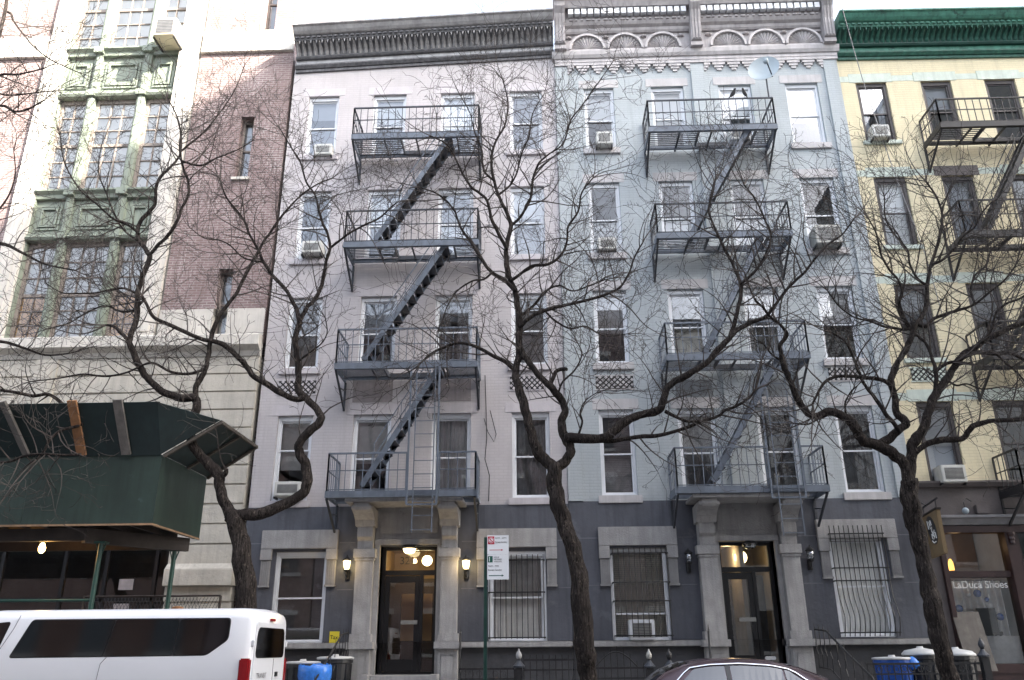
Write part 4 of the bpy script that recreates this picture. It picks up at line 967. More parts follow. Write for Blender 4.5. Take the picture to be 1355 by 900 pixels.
fence(.30, 1.34, 1.30, 'black iron gate with arched top rail behind the middle tree', scroll=False, hump=(.36, 1.24)); fence(5.75, 7.98, 1.34, 'black iron fence with ring scrolls in front of the bins by the shop')
fence(-9.4, -7.7, 2.28, 'spiked dark areaway railing against the cream stone blocks', y=-.9, scroll=False)
def post(x, h, label, y=-1.85, ball='stone'):
    T = thing('newel_post', (x, y, .15), label, 'post', 'iron posts with finials'); b = .15
    m = MB(); m.box(x-.075, x+.075, y-.075, y+.075, b, h-.36); m.box(x-.10, x+.10, y-.10, y+.10, b, b+.12); m.build('shaft', 'blackpaint', T, bevel=.008)
    m = MB(); m.lathe((x, y, h-.36), [(.11, 0), (.12, .03), (.09, .06), (.055, .10), (.035, .14), (.05, .15)], 12); m.build('collar', 'irondark', T)
    MB().lathe((x, y, h-.21), [(.03, 0), (.055, .03), (.062, .08), (.045, .13), (.02, .16), (.012, .20)], 12).build('finial', ball, T, smooth=True)
post(-1.15, 1.68, 'black post with urn finial standing by the parking sign'); post(1.46, 1.66, 'black post with pale acorn finial left of the red car', ball='zinc'); post(1.86, 1.66, 'all black post with knob half hidden by the red car', ball='blackpaint'); post(8.06, 1.82, 'black post with dark urn finial before the shop window', ball='irondark')

# ------------------------------------------------------------------ bins
def bin_(x, y, z, r, h, body, lid, label, bag=None, dome=.05):
    T = thing('rubbish_bin', (x, y, z), label, 'rubbish bin', 'rubbish bins in the yard')
    m = MB(); m.lathe((x, y, z), [(r*.80, 0), (r*.86, .10), (r*.97, h-.10), (r*1.05, h-.09), (r*1.05, h-.02)], 20)
    for i in range(10): a = i*math.pi/5; m.bar((x+r*.88*math.cos(a), y+r*.88*math.sin(a), z+.1), (x+r*.985*math.cos(a), y+r*.985*math.sin(a), z+h-.12), .025)
    m.build('bin_body', body, T, smooth=False)
    if lid: MB().lathe((x, y, z+h-.02), [(r*1.09, 0), (r*1.10, .035), (r*.9, .035+dome*.6), (r*.25, .035+dome), (.07, .04+dome), (.06, .07+dome)], 20).build('lid', lid, T, smooth=True)
    if bag:
        rng = random.Random(3); m = MB(); n = 26; vs = []; fs = []
        for k, (rr, zz) in enumerate(((1.06, -.30), (1.12, -.22), (1.14, -.10), (1.12, -.015), (1.02, .02), (.85, -.03))):
            for j in range(n): a = 2*math.pi*j/n; q = rr+rng.uniform(-.04, .04); vs.append((x+r*q*math.cos(a), y+r*q*math.sin(a), z+h+zz+rng.uniform(-.03, .03)))
        for i in range(5):
            for j in range(n): fs.append((i*n+j, i*n+(j+1) % n, (i+1)*n+(j+1) % n, (i+1)*n+j))
        m.add(vs, fs).build('bag_liner', 'bluebag', T, smooth=True)
bin_(-5.72, -1.1, .43, .34, 1.00, 'binblack', 'bingrey', 'black bin with flat grey lid nearest the white van', dome=.02)
bin_(-5.12, -.72, .43, .36, 1.08, 'binblack', 'bingrey', 'black bin with pale lid behind the blue bagged one', dome=.03)
bin_(-5.34, -1.55, .42, .30, .96, 'binblue', None, 'blue bin lined with a crumpled blue bag near the pink stoop', bag=True)
bin_(6.50, -1.2, .45, .36, .98, 'binblue', 'bingrey', 'blue bin with pale flat lid right of the teal stoop', dome=.02)
bin_(7.16, -1.05, .45, .34, 1.06, 'binblack', 'bingrey', 'black bin with domed pale lid beside the blue bin', dome=.10)
bin_(7.88, -1.05, .45, .34, 1.04, 'binblack', 'bingrey', 'black bin with domed pale lid right of the tree by the shop', dome=.10)
m = MB(); rng = random.Random(5); vs = []; fs = []; n = 12
for i in range(6):
    for j in range(n): a = 2*math.pi*j/n; q = (.02, .10, .13, .12, .09, .02)[i]*rng.uniform(.8, 1.2); vs.append((6.82+q*math.cos(a), -1.42+q*math.sin(a), 1.22+.05*i))
for i in range(5):
    for j in range(n): fs.append((i*n+j, i*n+(j+1) % n, (i+1)*n+(j+1) % n, (i+1)*n+j))
tag(m.add(vs, fs).build('plastic_bag', 'bluebag', None, (6.82, -1.42, 1.2), smooth=True), 'small crumpled blue bag squeezed between the bins near the shop', 'bag')

# ------------------------------------------------------------------ signs
T = thing('parking_sign', (-1.67, -4.3, .15), 'two white kerbside parking plates on a dark post', 'sign')
m = MB(); m.box(-1.705, -1.645, -4.26, -4.235, .0, 3.58); m.box(-1.705, -1.70, -4.28, -4.26, .0, 3.58).box(-1.65, -1.645, -4.28, -4.26, .0, 3.58); m.build('post', 'steelgreen', T)
PXa, PXb = -1.645, -1.25
a = MB().box(PXa, PXb, -4.30, -4.295, 3.27, 3.61).build('sign_plate', 'signwhite', T, bevel=.002); b = MB().box(PXa, PXb, -4.30, -4.295, 2.83, 3.262).build('sign_plate', 'signwhite', T, bevel=.002)
y = -4.3015
MB().box(PXa+.012, PXa+.13, y-.001, y, 3.45, 3.59).build('red_square', 'signred', a)
m = MB(); cx, cz = PXa+.071, 3.52
m.exty([(cx+.052*math.cos(i*math.pi/10), cz+.052*math.sin(i*math.pi/10)) for i in range(20)], y-.003, y-.0012); m.build('symbol', 'signwhite', a)
m = MB()
for i in range(24):
    t0, t1 = i*math.pi/12, (i+1)*math.pi/12
    m.exty([(cx+.046*math.cos(t0), cz+.046*math.sin(t0)), (cx+.046*math.cos(t1), cz+.046*math.sin(t1)), (cx+.036*math.cos(t1), cz+.036*math.sin(t1)), (cx+.036*math.cos(t0), cz+.036*math.sin(t0))], y-.005, y-.0032)
m.exty([(cx-.032, cz+.024), (cx-.024, cz+.032), (cx+.032, cz-.024), (cx+.024, cz-.032)], y-.0055, y-.0033)
m.exty([(cx-.010, cz-.022), (cx+.002, cz-.022), (cx+.002, cz+.024), (cx-.010, cz+.024)], y-.0052, y-.0031); m.build('ring', 'signred', a)
m = MB(); m.box(PXa+.04, PXb-.13, y-.001, y, 3.342, 3.352); m.exty([(PXb-.14, 3.332), (PXb-.10, 3.347), (PXb-.14, 3.362)], y-.0012, y); m.build('arrow', 'signred', a)
text('8AM - 6PM', PXa+.15, 3.545, y, .042, 'signblack', a, width=.20); text('Except Sunday', PXa+.15, 3.475, y, .042, 'signblack', a, width=.21)
MB().box(PXa+.012, PXa+.10, y-.001, y, 3.13, 3.24).build('green_square', 'signgreen', b); text('1', PXa+.036, 3.145, y-.0015, .12, 'signwhite', b)
for i, s in enumerate(('HOUR', 'METERED', 'PARKING')): text(s, PXa+.125, 3.208-i*.038, y, .034, 'signblack', b)
text('9AM - 7PM', PXa+.02, 3.05, y, .042, 'signblack', b, width=.19); text('Except Sunday', PXa+.02, 2.985, y, .042, 'signblack', b, width=.25)
m = MB(); m.box(PXa+.03, PXb-.12, y-.001, y, 2.893, 2.905); m.exty([(PXb-.13, 2.88), (PXb-.09, 2.899), (PXb-.13, 2.918)], y-.0012, y); m.build('arrow', 'signgreen', b)
T = thing('hanging_sign', (8.0, -.9, 3.46), 'tan hanging signboard with a black oval and white script beside the shop', 'sign')
m = MB(); a3, b3 = Vector((7.80, -1.65, 0)), Vector((8.02, -.35, 0))
d = (b3-a3).normalized(); nn = -Vector((d.y, -d.x, 0)); 
def sb(u0, u1, z0, z1, o0, o1, mat, name, par):
    L = (b3-a3).length; vs = [a3+d*(L*u)+nn*o+Vector((0, 0, z)) for u in (u0, u1) for o in (o0, o1) for z in (z0, z1)]
    return MB().add(vs, [(0, 1, 3, 2), (4, 6, 7, 5), (0, 4, 5, 1), (2, 3, 7, 6), (0, 2, 6, 4), (1, 5, 7, 3)]).build(name, mat, par, bevel=.006)
bd = sb(0, 1, 3.46, 4.36, -.04, .04, 'tan', 'board', T)
sb(-.03, 1.03, 4.361, 4.40, -.06, .06, 'darkbrown', 'cap_rail', T)
def oval(ru, rz, o0, o1, mat, name):
    L = (b3-a3).length; n = 24; vs = []
    for o in (o0, o1): vs += [a3+d*(L*(.46+ru*math.cos(6.2832*i/n)+.16*math.sin(6.2832*i/n)*ru*2))+nn*o+Vector((0, 0, 4.0+rz*math.sin(6.2832*i/n))) for i in range(n)]
    return MB().add(vs, [tuple(range(n)), tuple(range(n, 2*n))]+[(i, (i+1) % n, n+(i+1) % n, n+i) for i in range(n)]).build(name, mat, bd)
ov = oval(.27, .31, .041, .046, 'blackpaint', 'emblem')
m = MB(); L = (b3-a3).length
def P3(u, z): return a3+d*(L*u)+nn*.05+Vector((0, 0, z))
for st in ([(.24, 3.80), (.26, 3.92), (.36, 3.95), (.34, 3.84), (.44, 3.80)], [(.30, 3.98), (.40, 3.90), (.46, 3.98), (.42, 4.06), (.52, 4.04)], [(.42, 4.10), (.46, 4.20), (.54, 4.18), (.50, 4.10), (.60, 4.08)], [(.62, 4.04), (.64, 4.16), (.66, 4.22)], [(.30, 3.74), (.44, 3.73), (.52, 3.78)], [(.38, 3.86), (.50, 3.92), (.48, 3.82)]):
    m.tube([P3(u, z) for u, z in st], .014, 5)
m.build('script_mark', 'letter', bd)
m = MB(); m.bar((7.78, -1.75, 4.58), (8.03, -.03, 4.54), .03); m.bar(a3+d*.1+Vector((0, 0, 4.39)), a3+d*.1+Vector((0, 0, 4.57)), .02); m.bar(b3-d*.1+Vector((0, 0, 4.39)), b3-d*.1+Vector((0, 0, 4.55)), .02); m.bar((7.88, -.9, 4.56), (8.0, -.03, 4.85), .02); m.build('bracket', 'blackpaint', T)
T = thing('notice_card', (-5.33, -.10, 1.82), 'yellow handwritten card reading Tax stood on the stone ledge', 'sign')
MB().box(-5.43, -5.21, -.10, -.09, 1.822, 2.06).build('card', 'yellowtag', T); text('Tax', -5.41, 1.90, -.102, .12, 'blackpaint', T, width=.17)
# shop window things
for i, (x, z, r, c, s) in enumerate(((8.97, 2.74, .065, 'ballwhite', 'pearl white ball hung upper left in the shoe shop window'), (9.18, 2.76, .085, 'ballblue', 'big blue ball hung below the shop lettering'), (8.71, 2.44, .085, 'ballblue', 'blue ball hung at left above the grey board in the shop window'), (9.40, 2.50, .075, 'ballwhite', 'pearl white ball hung at middle right in the shop window'), (9.36, 2.63, .05, 'ballblue', 'small dim blue ball just above the middle pearl one'), (9.58, 2.26, .08, 'ballblue', 'blue ball hung lowest and rightmost in the shop window'))):
    T = thing('hanging_ball', (x, .28, z), s, 'ornament', 'balls hung in the shop window')
    MB().lathe((x, .28, z), [(r*math.sin(math.pi*k/10)+.001, -r*math.cos(math.pi*k/10)) for k in range(11)], 14).build('ball', c, T, smooth=True); MB().tube([(x, .28, z+r), (x, .28, 3.05)], .003, 4).build('thread', 'letter', T)
tag(MB().add([(8.42, -.30, 1.16), (9.02, -.30, 1.16), (8.94, -.10, 2.36), (8.36, -.10, 2.36), (8.42, -.27, 1.16), (9.02, -.27, 1.16), (8.94, -.07, 2.36), (8.36, -.07, 2.36)], [(0, 1, 2, 3), (7, 6, 5, 4), (0, 4, 5, 1), (1, 5, 6, 2), (2, 6, 7, 3), (3, 7, 4, 0)]).build('plywood_board', 'woodgrey', None, (8.7, -.3, 1.16)), 'weathered grey plywood board leaning below the shop lettering', 'board')
T = thing('display_stand', (9.4, .35, 1.3), 'dark display chair behind the shop glass below the hanging balls', 'display')
m = MB(); m.box(9.10, 9.52, .30, .34, 1.95, 2.45); m.box(9.10, 9.56, .25, .55, 1.88, 1.949)
for x in (9.12, 9.50): m.box(x, x+.04, .27, .31, 1.3, 1.88).box(x, x+.04, .49, .53, 1.3, 1.88)
m.build('frame', 'blackplastic', T, bevel=.006); MB().box(9.0, 9.9, .24, .5, 1.3, 1.86).build('plinth', 'drape', T)
for i, (x, s) in enumerate(((8.53, 'lit amber shop lamp half hidden behind the tree trunk'), (8.70, 'lit amber shop lamp just right of the tree trunk'))):
    T = thing('shop_lamp', (x, .25, 3.26), s, 'lamp', 'amber lamps inside the shop')
    MB().lathe((x, .25, 3.26), [(.055, 0), (.06, .08), (.05, .18), (.02, .25)], 12).build('lamp_shade', 'shopglow', T, smooth=True); MB().lathe((x, .25, 3.225), [(.07, 0), (.05, .033)], 10).build('base', 'brass', T)
lamp((9.2, .9, 3.85), .5, .1, (1, .62, .3))
T = thing('ledge_lamp', (9.05, -.22, 4.44), 'small glass globe lamp lying on the shop ledge', 'lamp'); MB().lathe((9.05, -.22, 4.52), [(.075*math.sin(math.pi*k/8)+.001, -.075*math.cos(math.pi*k/8)) for k in range(9)], 12).build('globe', 'dish', T, smooth=True)
MB().tube([(9.05, -.22, 4.59), (9.05, -.20, 4.72), (9.15, -.15, 4.82), (9.3, -.06, 4.76)], .010, 5).build('arm', 'blackpaint', T); MB().box(9.34, 9.62, -.16, -.02, 4.46, 4.66).build('junction_box', 'brownstone', T, bevel=.01)

# ------------------------------------------------------------------ sidewalk shed
SH = thing('sidewalk_shed', (-11, -3.4, .15), 'dark green plywood sidewalk shed with flared top before the loft building', 'scaffold shed')
sx1, sy0, sy1, z0, z1 = -7.86, -4.55, -2.2, 3.87, 5.14
for a, b in ((-10.33, sx1), (-12.75, -10.335), (-15.2, -12.755), (-17.6, -15.205)): MB().box(a, b, sy0, sy0+.02, z0, z1).build('front_panel', 'ply', SH, bevel=.002)
MB().box(sx1, sx1+.02, sy0, sy1, z0, z1).build('end_panel', 'ply', SH)
m = MB(); m.box(-17.6, sx1+.0, sy0+.03, sy1, z0+.14, z0+.19)
DK = m.build('deck', 'darkbrown', SH)
m = MB()
for i in range(24): m.box(-17.5+i*.415, -17.44+i*.415, sy0+.03, sy1, z0-.02, z0+.138)
each(m, 'joist', 'darkbrown', DK)
m = MB(); m.box(-17.6, sx1-.01, sy0-.012, sy0+.028, z0-.035, z0-.002); m.box(sx1-.01, sx1+.03, sy0, sy1, z0-.035, z0-.002); each(m, 'edge_strip', 'wood', SH)
m = MB(); m.box(-17.6, -9.2, -4.2, -4.08, z0-.26, z0-.03).bar((-9.26, -4.2, z0-.17), (-7.95, -2.5, z0-.17), .14, .26)
m.box(-17.6, -8.1, -2.55, -2.43, z0-.26, z0-.03); each(m, 'girder', 'darkbrown', SH)
for x, y in ((-9.0, -4.02), (-8.15, -2.62), (-12.9, -4.02), (-12.4, -2.62), (-16.5, -4.02)):
    m = MB(); m.tube([(x, y, .15), (x, y, z0-.27)], .045, 8); m.box(x-.13, x+.13, y-.10, y+.10, .15, .19).box(x-.11, x+.11, y-.09, y+.09, z0-.30, z0-.262); m.bar((x-.09, y, z0-.30), (x-.035, y, z0-.48), .02).bar((x+.09, y, z0-.30), (x+.035, y, z0-.48), .02); m.build('post', 'steelgreen', SH)
m = MB(); m.tube([(-17.6, -4.02, 2.56), (-9.0, -4.02, 2.56)], .026, 6).tube([(-17.6, -4.02, 1.4), (-9.0, -4.02, 1.4)], .026, 6); each(m, 'side_rail', 'steelgreen', SH)
# flared catch panels
ft = (-17.6, -6.84); fz = 6.02; fy = -5.15
m = MB(); h = [(-17.6, sy0, z1), (sx1, sy0, z1), (sx1+.10, fy, fz), (-17.6, fy, fz)]
def slab(ps, t=.02):
    ps = [Vector(p) for p in ps]; n = (ps[1]-ps[0]).cross(ps[2]-ps[0]).normalized()*t; k = len(ps)
    return MB().add(ps+[p+n for p in ps], [tuple(range(k)), tuple(range(k, 2*k))[::-1]]+[(i, (i+1) % k, k+(i+1) % k, k+i) for i in range(k)])
slab(h).build('flared_panel', 'plydark', SH)
e = [(sx1+.03, sy0, z1+.01), (sx1+.03, sy1, z1+.01), (-6.78, sy1-.1, 5.80), (-6.78, sy0, 5.80)]
FE = slab(e).build('flared_end', 'plydark', SH)
slab([(sx1-.01, sy0-.01, z1+.012), (-6.80, sy0-.01, 5.80), (sx1+.06, fy-.01, fz-.01)]).build('corner_panel', 'plydark', SH)
m = MB(); ev = [Vector(p) for p in e]
for q in (.0, .5, .97): m.bar(ev[0].lerp(ev[1], q)+Vector((.03, 0, -.045)), ev[3].lerp(ev[2], q)+Vector((.03, 0, -.045)), .07, .045)
m.bar(ev[3]+Vector((0, 0, -.04)), ev[2]+Vector((0, 0, -.04)), .05, .06); each(m, 'frame_batten', 'battenwood', SH)
for k, (xb, xt, mt) in enumerate(((-8.50, -8.55, 'woodgrey'), (-9.36, -9.42, 'woodorange'), (-10.42, -10.75, 'woodgrey'), (-12.0, -12.1, 'woodgrey'), (-13.4, -13.5, 'wood'))):
    MB().bar((xb, sy0-.075, z1-.0), (xt, fy-.07, fz+.03), .18, .045).build('brace', mt, SH)
T = thing('work_lamp', (-10.2, -3.5, 3.72), 'glowing bare bulb hung under the green sidewalk shed', 'lamp')
MB().lathe((-10.2, -3.9, 3.52), [(.02, -.10), (.055, -.06), (.065, 0), (.04, .07), (.022, .10)], 12).build('bulb', 'bulb', T, smooth=True); MB().lathe((-10.2, -3.9, 3.61), [(.03, 0), (.03, .08), (.01, .09), (.01, .26)], 8).build('socket', 'blackplastic', T); lamp((-10.2, -3.75, 3.48), 3, .06, (1, .5, .15))
T = thing('standpipe', (-7.9, -2.2, .15), 'thick pale standpipe with a rusty cap under the shed edge', 'standpipe')
MB().tube([(-8.06, -2.3, .15), (-8.06, -2.3, 2.44)], .10, 12).build('pipe', 'zinc', T); MB().lathe((-8.06, -2.3, 2.44), [(.11, 0), (.12, .02), (.11, .06), (.04, .08)], 12).build('cap', 'woodorange', T)
T = thing('mesh_fence', (-9.4, -1.2, .15), 'wire mesh barrier with green rail under the shed', 'fence'); m = MB()
for i in range(34):
    x = -10.6+i*.075; m.bar((x, -1.2, 1.5), (x+.55, -1.2, 2.75), .008); m.bar((x+.55, -1.2, 1.5), (x, -1.2, 2.75), .008)
m.build('wire', 'irondark', T); m = MB(); m.tube([(-10.6, -1.2, 2.78), (-7.6, -1.2, 2.78)], .022, 6); m.tube([(-10.6, -1.2, .15), (-10.6, -1.2, 2.78)], .03, 6).tube([(-7.6, -1.2, .15), (-7.6, -1.2, 2.78)], .03, 6); m.build('frame', 'darkbrown', T)

# ------------------------------------------------------------------ vehicles
def loft(mb, rings, closed=True):
    n = len(rings[0]); b = len(mb.v)
    for r in rings: mb.v += [tuple(p) for p in r]
    for i in range(len(rings)-1):
        for j in range(n if closed else n-1): mb.f.append((b+i*n+j, b+i*n+(j+1) % n, b+(i+1)*n+(j+1) % n, b+(i+1)*n+j))
    mb.f.append(tuple(b+j for j in range(n))[::-1]); mb.f.append(tuple(b+(len(rings)-1)*n+j for j in range(n))); return mb
def wheel(T, x, y, r, side):
    c = (x, y, r); m = MB(); n = 24; w = .11*side
    def disc(mb, prof):
        b = len(mb.v)
        for rr, yy in prof:
            for j in range(n): a = 6.2832*j/n; mb.v.append((x+rr*math.cos(a), y+yy, r+rr*math.sin(a)))
        for i in range(len(prof)-1):
            for j in range(n): mb.f.append((b+i*n+j, b+i*n+(j+1) % n, b+(i+1)*n+(j+1) % n, b+(i+1)*n+j))
        mb.f.append(tuple(b+j for j in range(n))); mb.f.append(tuple(b+(len(prof)-1)*n+j for j in range(n))); return mb
    W = disc(m, [(r*.62, -w), (r*.92, -w), (r, -w*.6), (r, w*.6), (r*.92, w), (r*.62, w)]).build('wheel', 'rubber', T)
    disc(MB(), [(r*.60, -w*1.01), (r*.5, -w*.8), (r*.18, -w*1.02), (.02, -w*1.03)]).build('rim', 'zinc', W)
VX = -5.0; yc = -6.02
VAN = thing('passenger_van', (-8, yc, 0), 'white passenger van with long tinted side windows parked by the shed', 'van')
half = [(.0, .32), (.80, .34), (.93, .48), (.975, .75), (1.0, 1.15), (.985, 1.48), (.915, 2.12), (.875, 2.20), (.78, 2.255), (.45, 2.285), (.0, 2.295)]
def vring(x, sc=1, top=0, zs=1, hw=1):
    pts = [(x, yc-a*hw, .32+(z-.32)*zs-top*max(0, (z-1.2))) for a, z in half]; pts += [(x, yc+a*hw, .32+(z-.32)*zs-top*max(0, (z-1.2))) for a, z in half[-2:0:-1]]; return pts
rr = [vring(VX+.0, hw=.93, top=.075), vring(VX-.03, hw=.965, top=.045), vring(VX-.10, hw=.99, top=.015), vring(VX-.30), vring(VX-1.5), vring(VX-3.0), vring(VX-4.1), vring(VX-4.3, top=.03)]
for x, tp in ((4.6, .2), (4.95, .45), (5.15, .62)): rr.append(vring(VX-x, top=tp, hw=.98))
rr += [vring(VX-5.6, top=.78, hw=.95), vring(VX-5.85, top=.9, zs=.93, hw=.90), vring(VX-5.95, top=.95, zs=.80, hw=.85)]
BODY = loft(MB(), rr).build('body', 'vanpaint', VAN, smooth=True)
def side_y(z): return yc-(.985+(z-1.48)/(2.12-1.48)*(.915-.985))
def vpan(pts, off, mat, name, par, th=.004):
    k = len(pts); v0 = [(x, side_y(z)-off, z) for x, z in pts]; v1 = [(x, side_y(z)-off-th, z) for x, z in pts]
    return MB().add(v0+v1, [tuple(range(k)), tuple(range(k, 2*k))]+[(i, (i+1) % k, k+(i+1) % k, k+i) for i in range(k)]).build(name, mat, par)
def rnd(pts, r=.07, n=4):
    out = []; k = len(pts)
    for i in range(k):
        p = Vector(pts[i]); a = Vector(pts[i-1]); b = Vector(pts[(i+1) % k]); u = (a-p).normalized(); v = (b-p).normalized()
        s, e = p+u*r, p+v*r
        for j in range(n+1): t = j/n; out.append(tuple((s*(1-t)+p*t)*(1-t)+(p*(1-t)+e*t)*t))
    return out
for pts in ([(-8.62, 1.60), (-8.40, 2.115), (-7.115, 2.115), (-7.215, 1.605)], [(-7.20, 1.605), (-7.10, 2.115), (-6.135, 2.115), (-6.165, 1.61)], [(-6.15, 1.61), (-6.12, 2.115), (-5.36, 2.115), (-5.36, 1.83), (-5.66, 1.615)]):
    vpan(rnd(pts, .06) if len(pts) == 5 else rnd(pts, .03), .0015, 'tint', 'side_window', VAN)
vpan(rnd([(-8.62-.02, 1.585), (-8.40, 2.13), (-5.345, 2.13), (-5.345, 1.82), (-5.65, 1.60)], .06), -.001, 'blackplastic', 'window_surround', VAN, .002)
vpan(rnd([(-9.75, 1.50), (-9.25, 2.06), (-8.72, 2.10), (-8.86, 1.56)], .05), .0015, 'tint', 'front_window', VAN)
def line(pts, par=VAN, mat='binblack', w=.006): MB().tube(pts, w, 4).build('panel_seam', mat, par)
line([(x, side_y(z)-.001, z) for x, z in ((-8.60, 2.19), (-8.66, 2.0), (-8.92, 1.45))], w=.005)
line([(-7.14, side_y(1.6)-.001, 1.6), (-7.22, side_y(1.5)-.001, 1.5)], w=.004); line([(-7.22, side_y(1.5)-.001, 1.5), (-7.25, yc-1.0, 1.15)], w=.004)
# rear face
def rp(y, z, off=.006):
    q = max(0, z-1.48)/.64; return (VX+off, yc+y*(1-.03*q), z-.075*max(0, z-1.2)*.0)
def rear(pts, mat, name, par=VAN, off=.004, th=.01):
    k = len(pts); v = [rp(y, z, off) for y, z in pts]+[rp(y, z, off+th) for y, z in pts]
    return MB().add(v, [tuple(range(k)), tuple(range(k, 2*k))]+[(i, (i+1) % k, k+(i+1) % k, k+i) for i in range(k)]).build(name, mat, par)
D = rear(rnd([(-.84, .55), (-.80, 2.07), (.80, 2.07), (.84, .55)], .07), 'vanpaint', 'rear_door', off=.001, th=.016)
rear(rnd([(-.77, 1.56), (-.73, 2.0), (.72, 2.0), (.76, 1.56)], .12), 'tint', 'rear_window', D, off=.018, th=.006)
MB().tube([(VX+.018, yc+.22, 1.55), (VX+.018, yc+.22, .6)], .005, 4).build('panel_seam', 'binblack', D)
for s in (-1, 1):
    m = MB(); m.box(VX-.14, VX+.014, yc+s*.945-.062, yc+s*.945+.062, 1.02, 1.56); m.build('tail_light', 'redlens', VAN, bevel=.02)
    for z in (1.72, .9): MB().box(VX-.02, VX+.03, yc+s*.87-.035, yc+s*.87+.035, z, z+.09).build('hinge', 'vanpaint', D, bevel=.008)
MB().box(VX+.0, VX+.035, yc-.10, yc+.10, 2.10, 2.14).build('brake_light', 'redlens', VAN)
MB().box(VX+.012, VX+.03, yc+.34, yc+.48, 1.28, 1.35).build('door_handle', 'blackplastic', VAN)
c = bpy.data.curves.new('t', 'FONT'); c.body = 'TRANSIT'; c.size = .10; o = bpy.data.objects.new('t', c); COL.objects.link(o)
me = bpy.data.meshes.new_from_object(o.evaluated_get(bpy.context.evaluated_depsgraph_get())); bpy.data.objects.remove(o)
for v in me.vertices: v.co = Vector((VX+.025-ORG[VAN.name].x, yc-.62+v.co.x*1.25-ORG[VAN.name].y, 1.28+v.co.y))
me.materials.clear(); me.materials.append(MAT['blackplastic']); o = bpy.data.objects.new('lettering', me); COL.objects.link(o); o.parent = VAN
m = MB()
for x in (-6.0, -6.95, -7.9, -8.7):
    for y in (-.55, .05, .55): m.box(x-.06, x+.06, yc+y-.22, yc+y+.22, .9, 1.75)
m.box(-9.3, -5.3, yc-.8, yc+.8, .6, .9)
m.build('seats', 'seatcloth', VAN, bevel=.03)
MB().box(VX-.05, VX+.10, yc-.92, yc+.92, .36, .56).build('bumper', 'blackplastic', VAN, bevel=.03)
for x in (VX-1.15, VX-4.85):
    for s in (-1, 1): wheel(VAN, x, yc+s*.86, .36, s)
m = MB(); m.tube([(VX-4.3, yc-1.0, 1.6), (VX-4.25, yc-1.12, 1.7)], .03, 6); m.box(VX-4.36, VX-4.22, yc-1.26, yc-1.06, 1.55, 1.90); m.build('mirror', 'blackplastic', VAN, bevel=.02)

cy0 = -6.05
CAR = thing('sedan_car', (2.2, cy0, 0), 'plum red saloon car with bright window trim, roof showing at the bottom', 'car')
def cring(x, zb, zbelt, zt, hb, hw, ht):
    h = [(0, zb), (hb*.85, zb), (hb*.98, zb+.15), (hb, zb+(zbelt-zb)*.55), (hw, zbelt), (ht, max(zt-.06, zbelt+.001)), (ht*.86, max(zt-.015, zbelt+.002)), (ht*.5, max(zt, zbelt+.003)), (0, max(zt+.005, zbelt+.004))]
    return [(x, cy0-a, z) for a, z in h]+[(x, cy0+a, z) for a, z in h[-2:0:-1]]
st = [(-.42, .35, .62, .66, .62, .56, .5), (-.25, .25, .74, .80, .78, .70, .62), (.2, .22, .90, .96, .88, .82, .72), (.62, .2, .98, 1.03, .90, .86, .76), (.80, .2, 1.0, 1.10, .90, .87, .74), (1.15, .2, 1.02, 1.34, .905, .88, .67), (1.45, .2, 1.02, 1.45, .91, .885, .63), (1.8, .2, 1.03, 1.50, .91, .885, .61), (2.25, .2, 1.03, 1.515, .91, .885, .605), (2.7, .2, 1.04, 1.485, .91, .885, .61), (3.1, .2, 1.05, 1.40, .91, .885, .63), (3.45, .2, 1.06, 1.27, .905, .88, .68), (3.75, .2, 1.06, 1.13, .90, .87, .74), (4.1, .25, 1.04, 1.07, .87, .82, .74), (4.38, .35, .92, .96, .78, .72, .62)]
loft(MB(), [cring(*s) for s in st]).build('body', 'carpaint', CAR, smooth=True)
top = [(s[0], s[3]) for s in st]
def interp(x, k):
    for a, b in zip(st, st[1:]):
        if a[0] <= x <= b[0]: t = (x-a[0])/(b[0]-a[0]); return a[k]+(b[k]-a[k])*t
def cside(x, q, s=-1, off=.008):
    """q 0 at the belt, 1 at the roof rail"""
    zb, zt, hw, ht = interp(x, 2), interp(x, 3)-.06, interp(x, 5), interp(x, 6); return (x, cy0+s*(hw+(ht-hw)*q+off), zb+(zt-zb)*q)
def cpane(xs, q0, q1, s, name, mat='carglass', off=.008):
    m = MB(); vs = [cside(x, q0(x), s, off) for x in xs]+[cside(x, q1(x), s, off) for x in xs]; k = len(xs)
    m.add(vs, [(i, i+1, k+i+1, k+i) for i in range(k-1)]); return m.build(name, mat, CAR)
fr = lambda x: .90
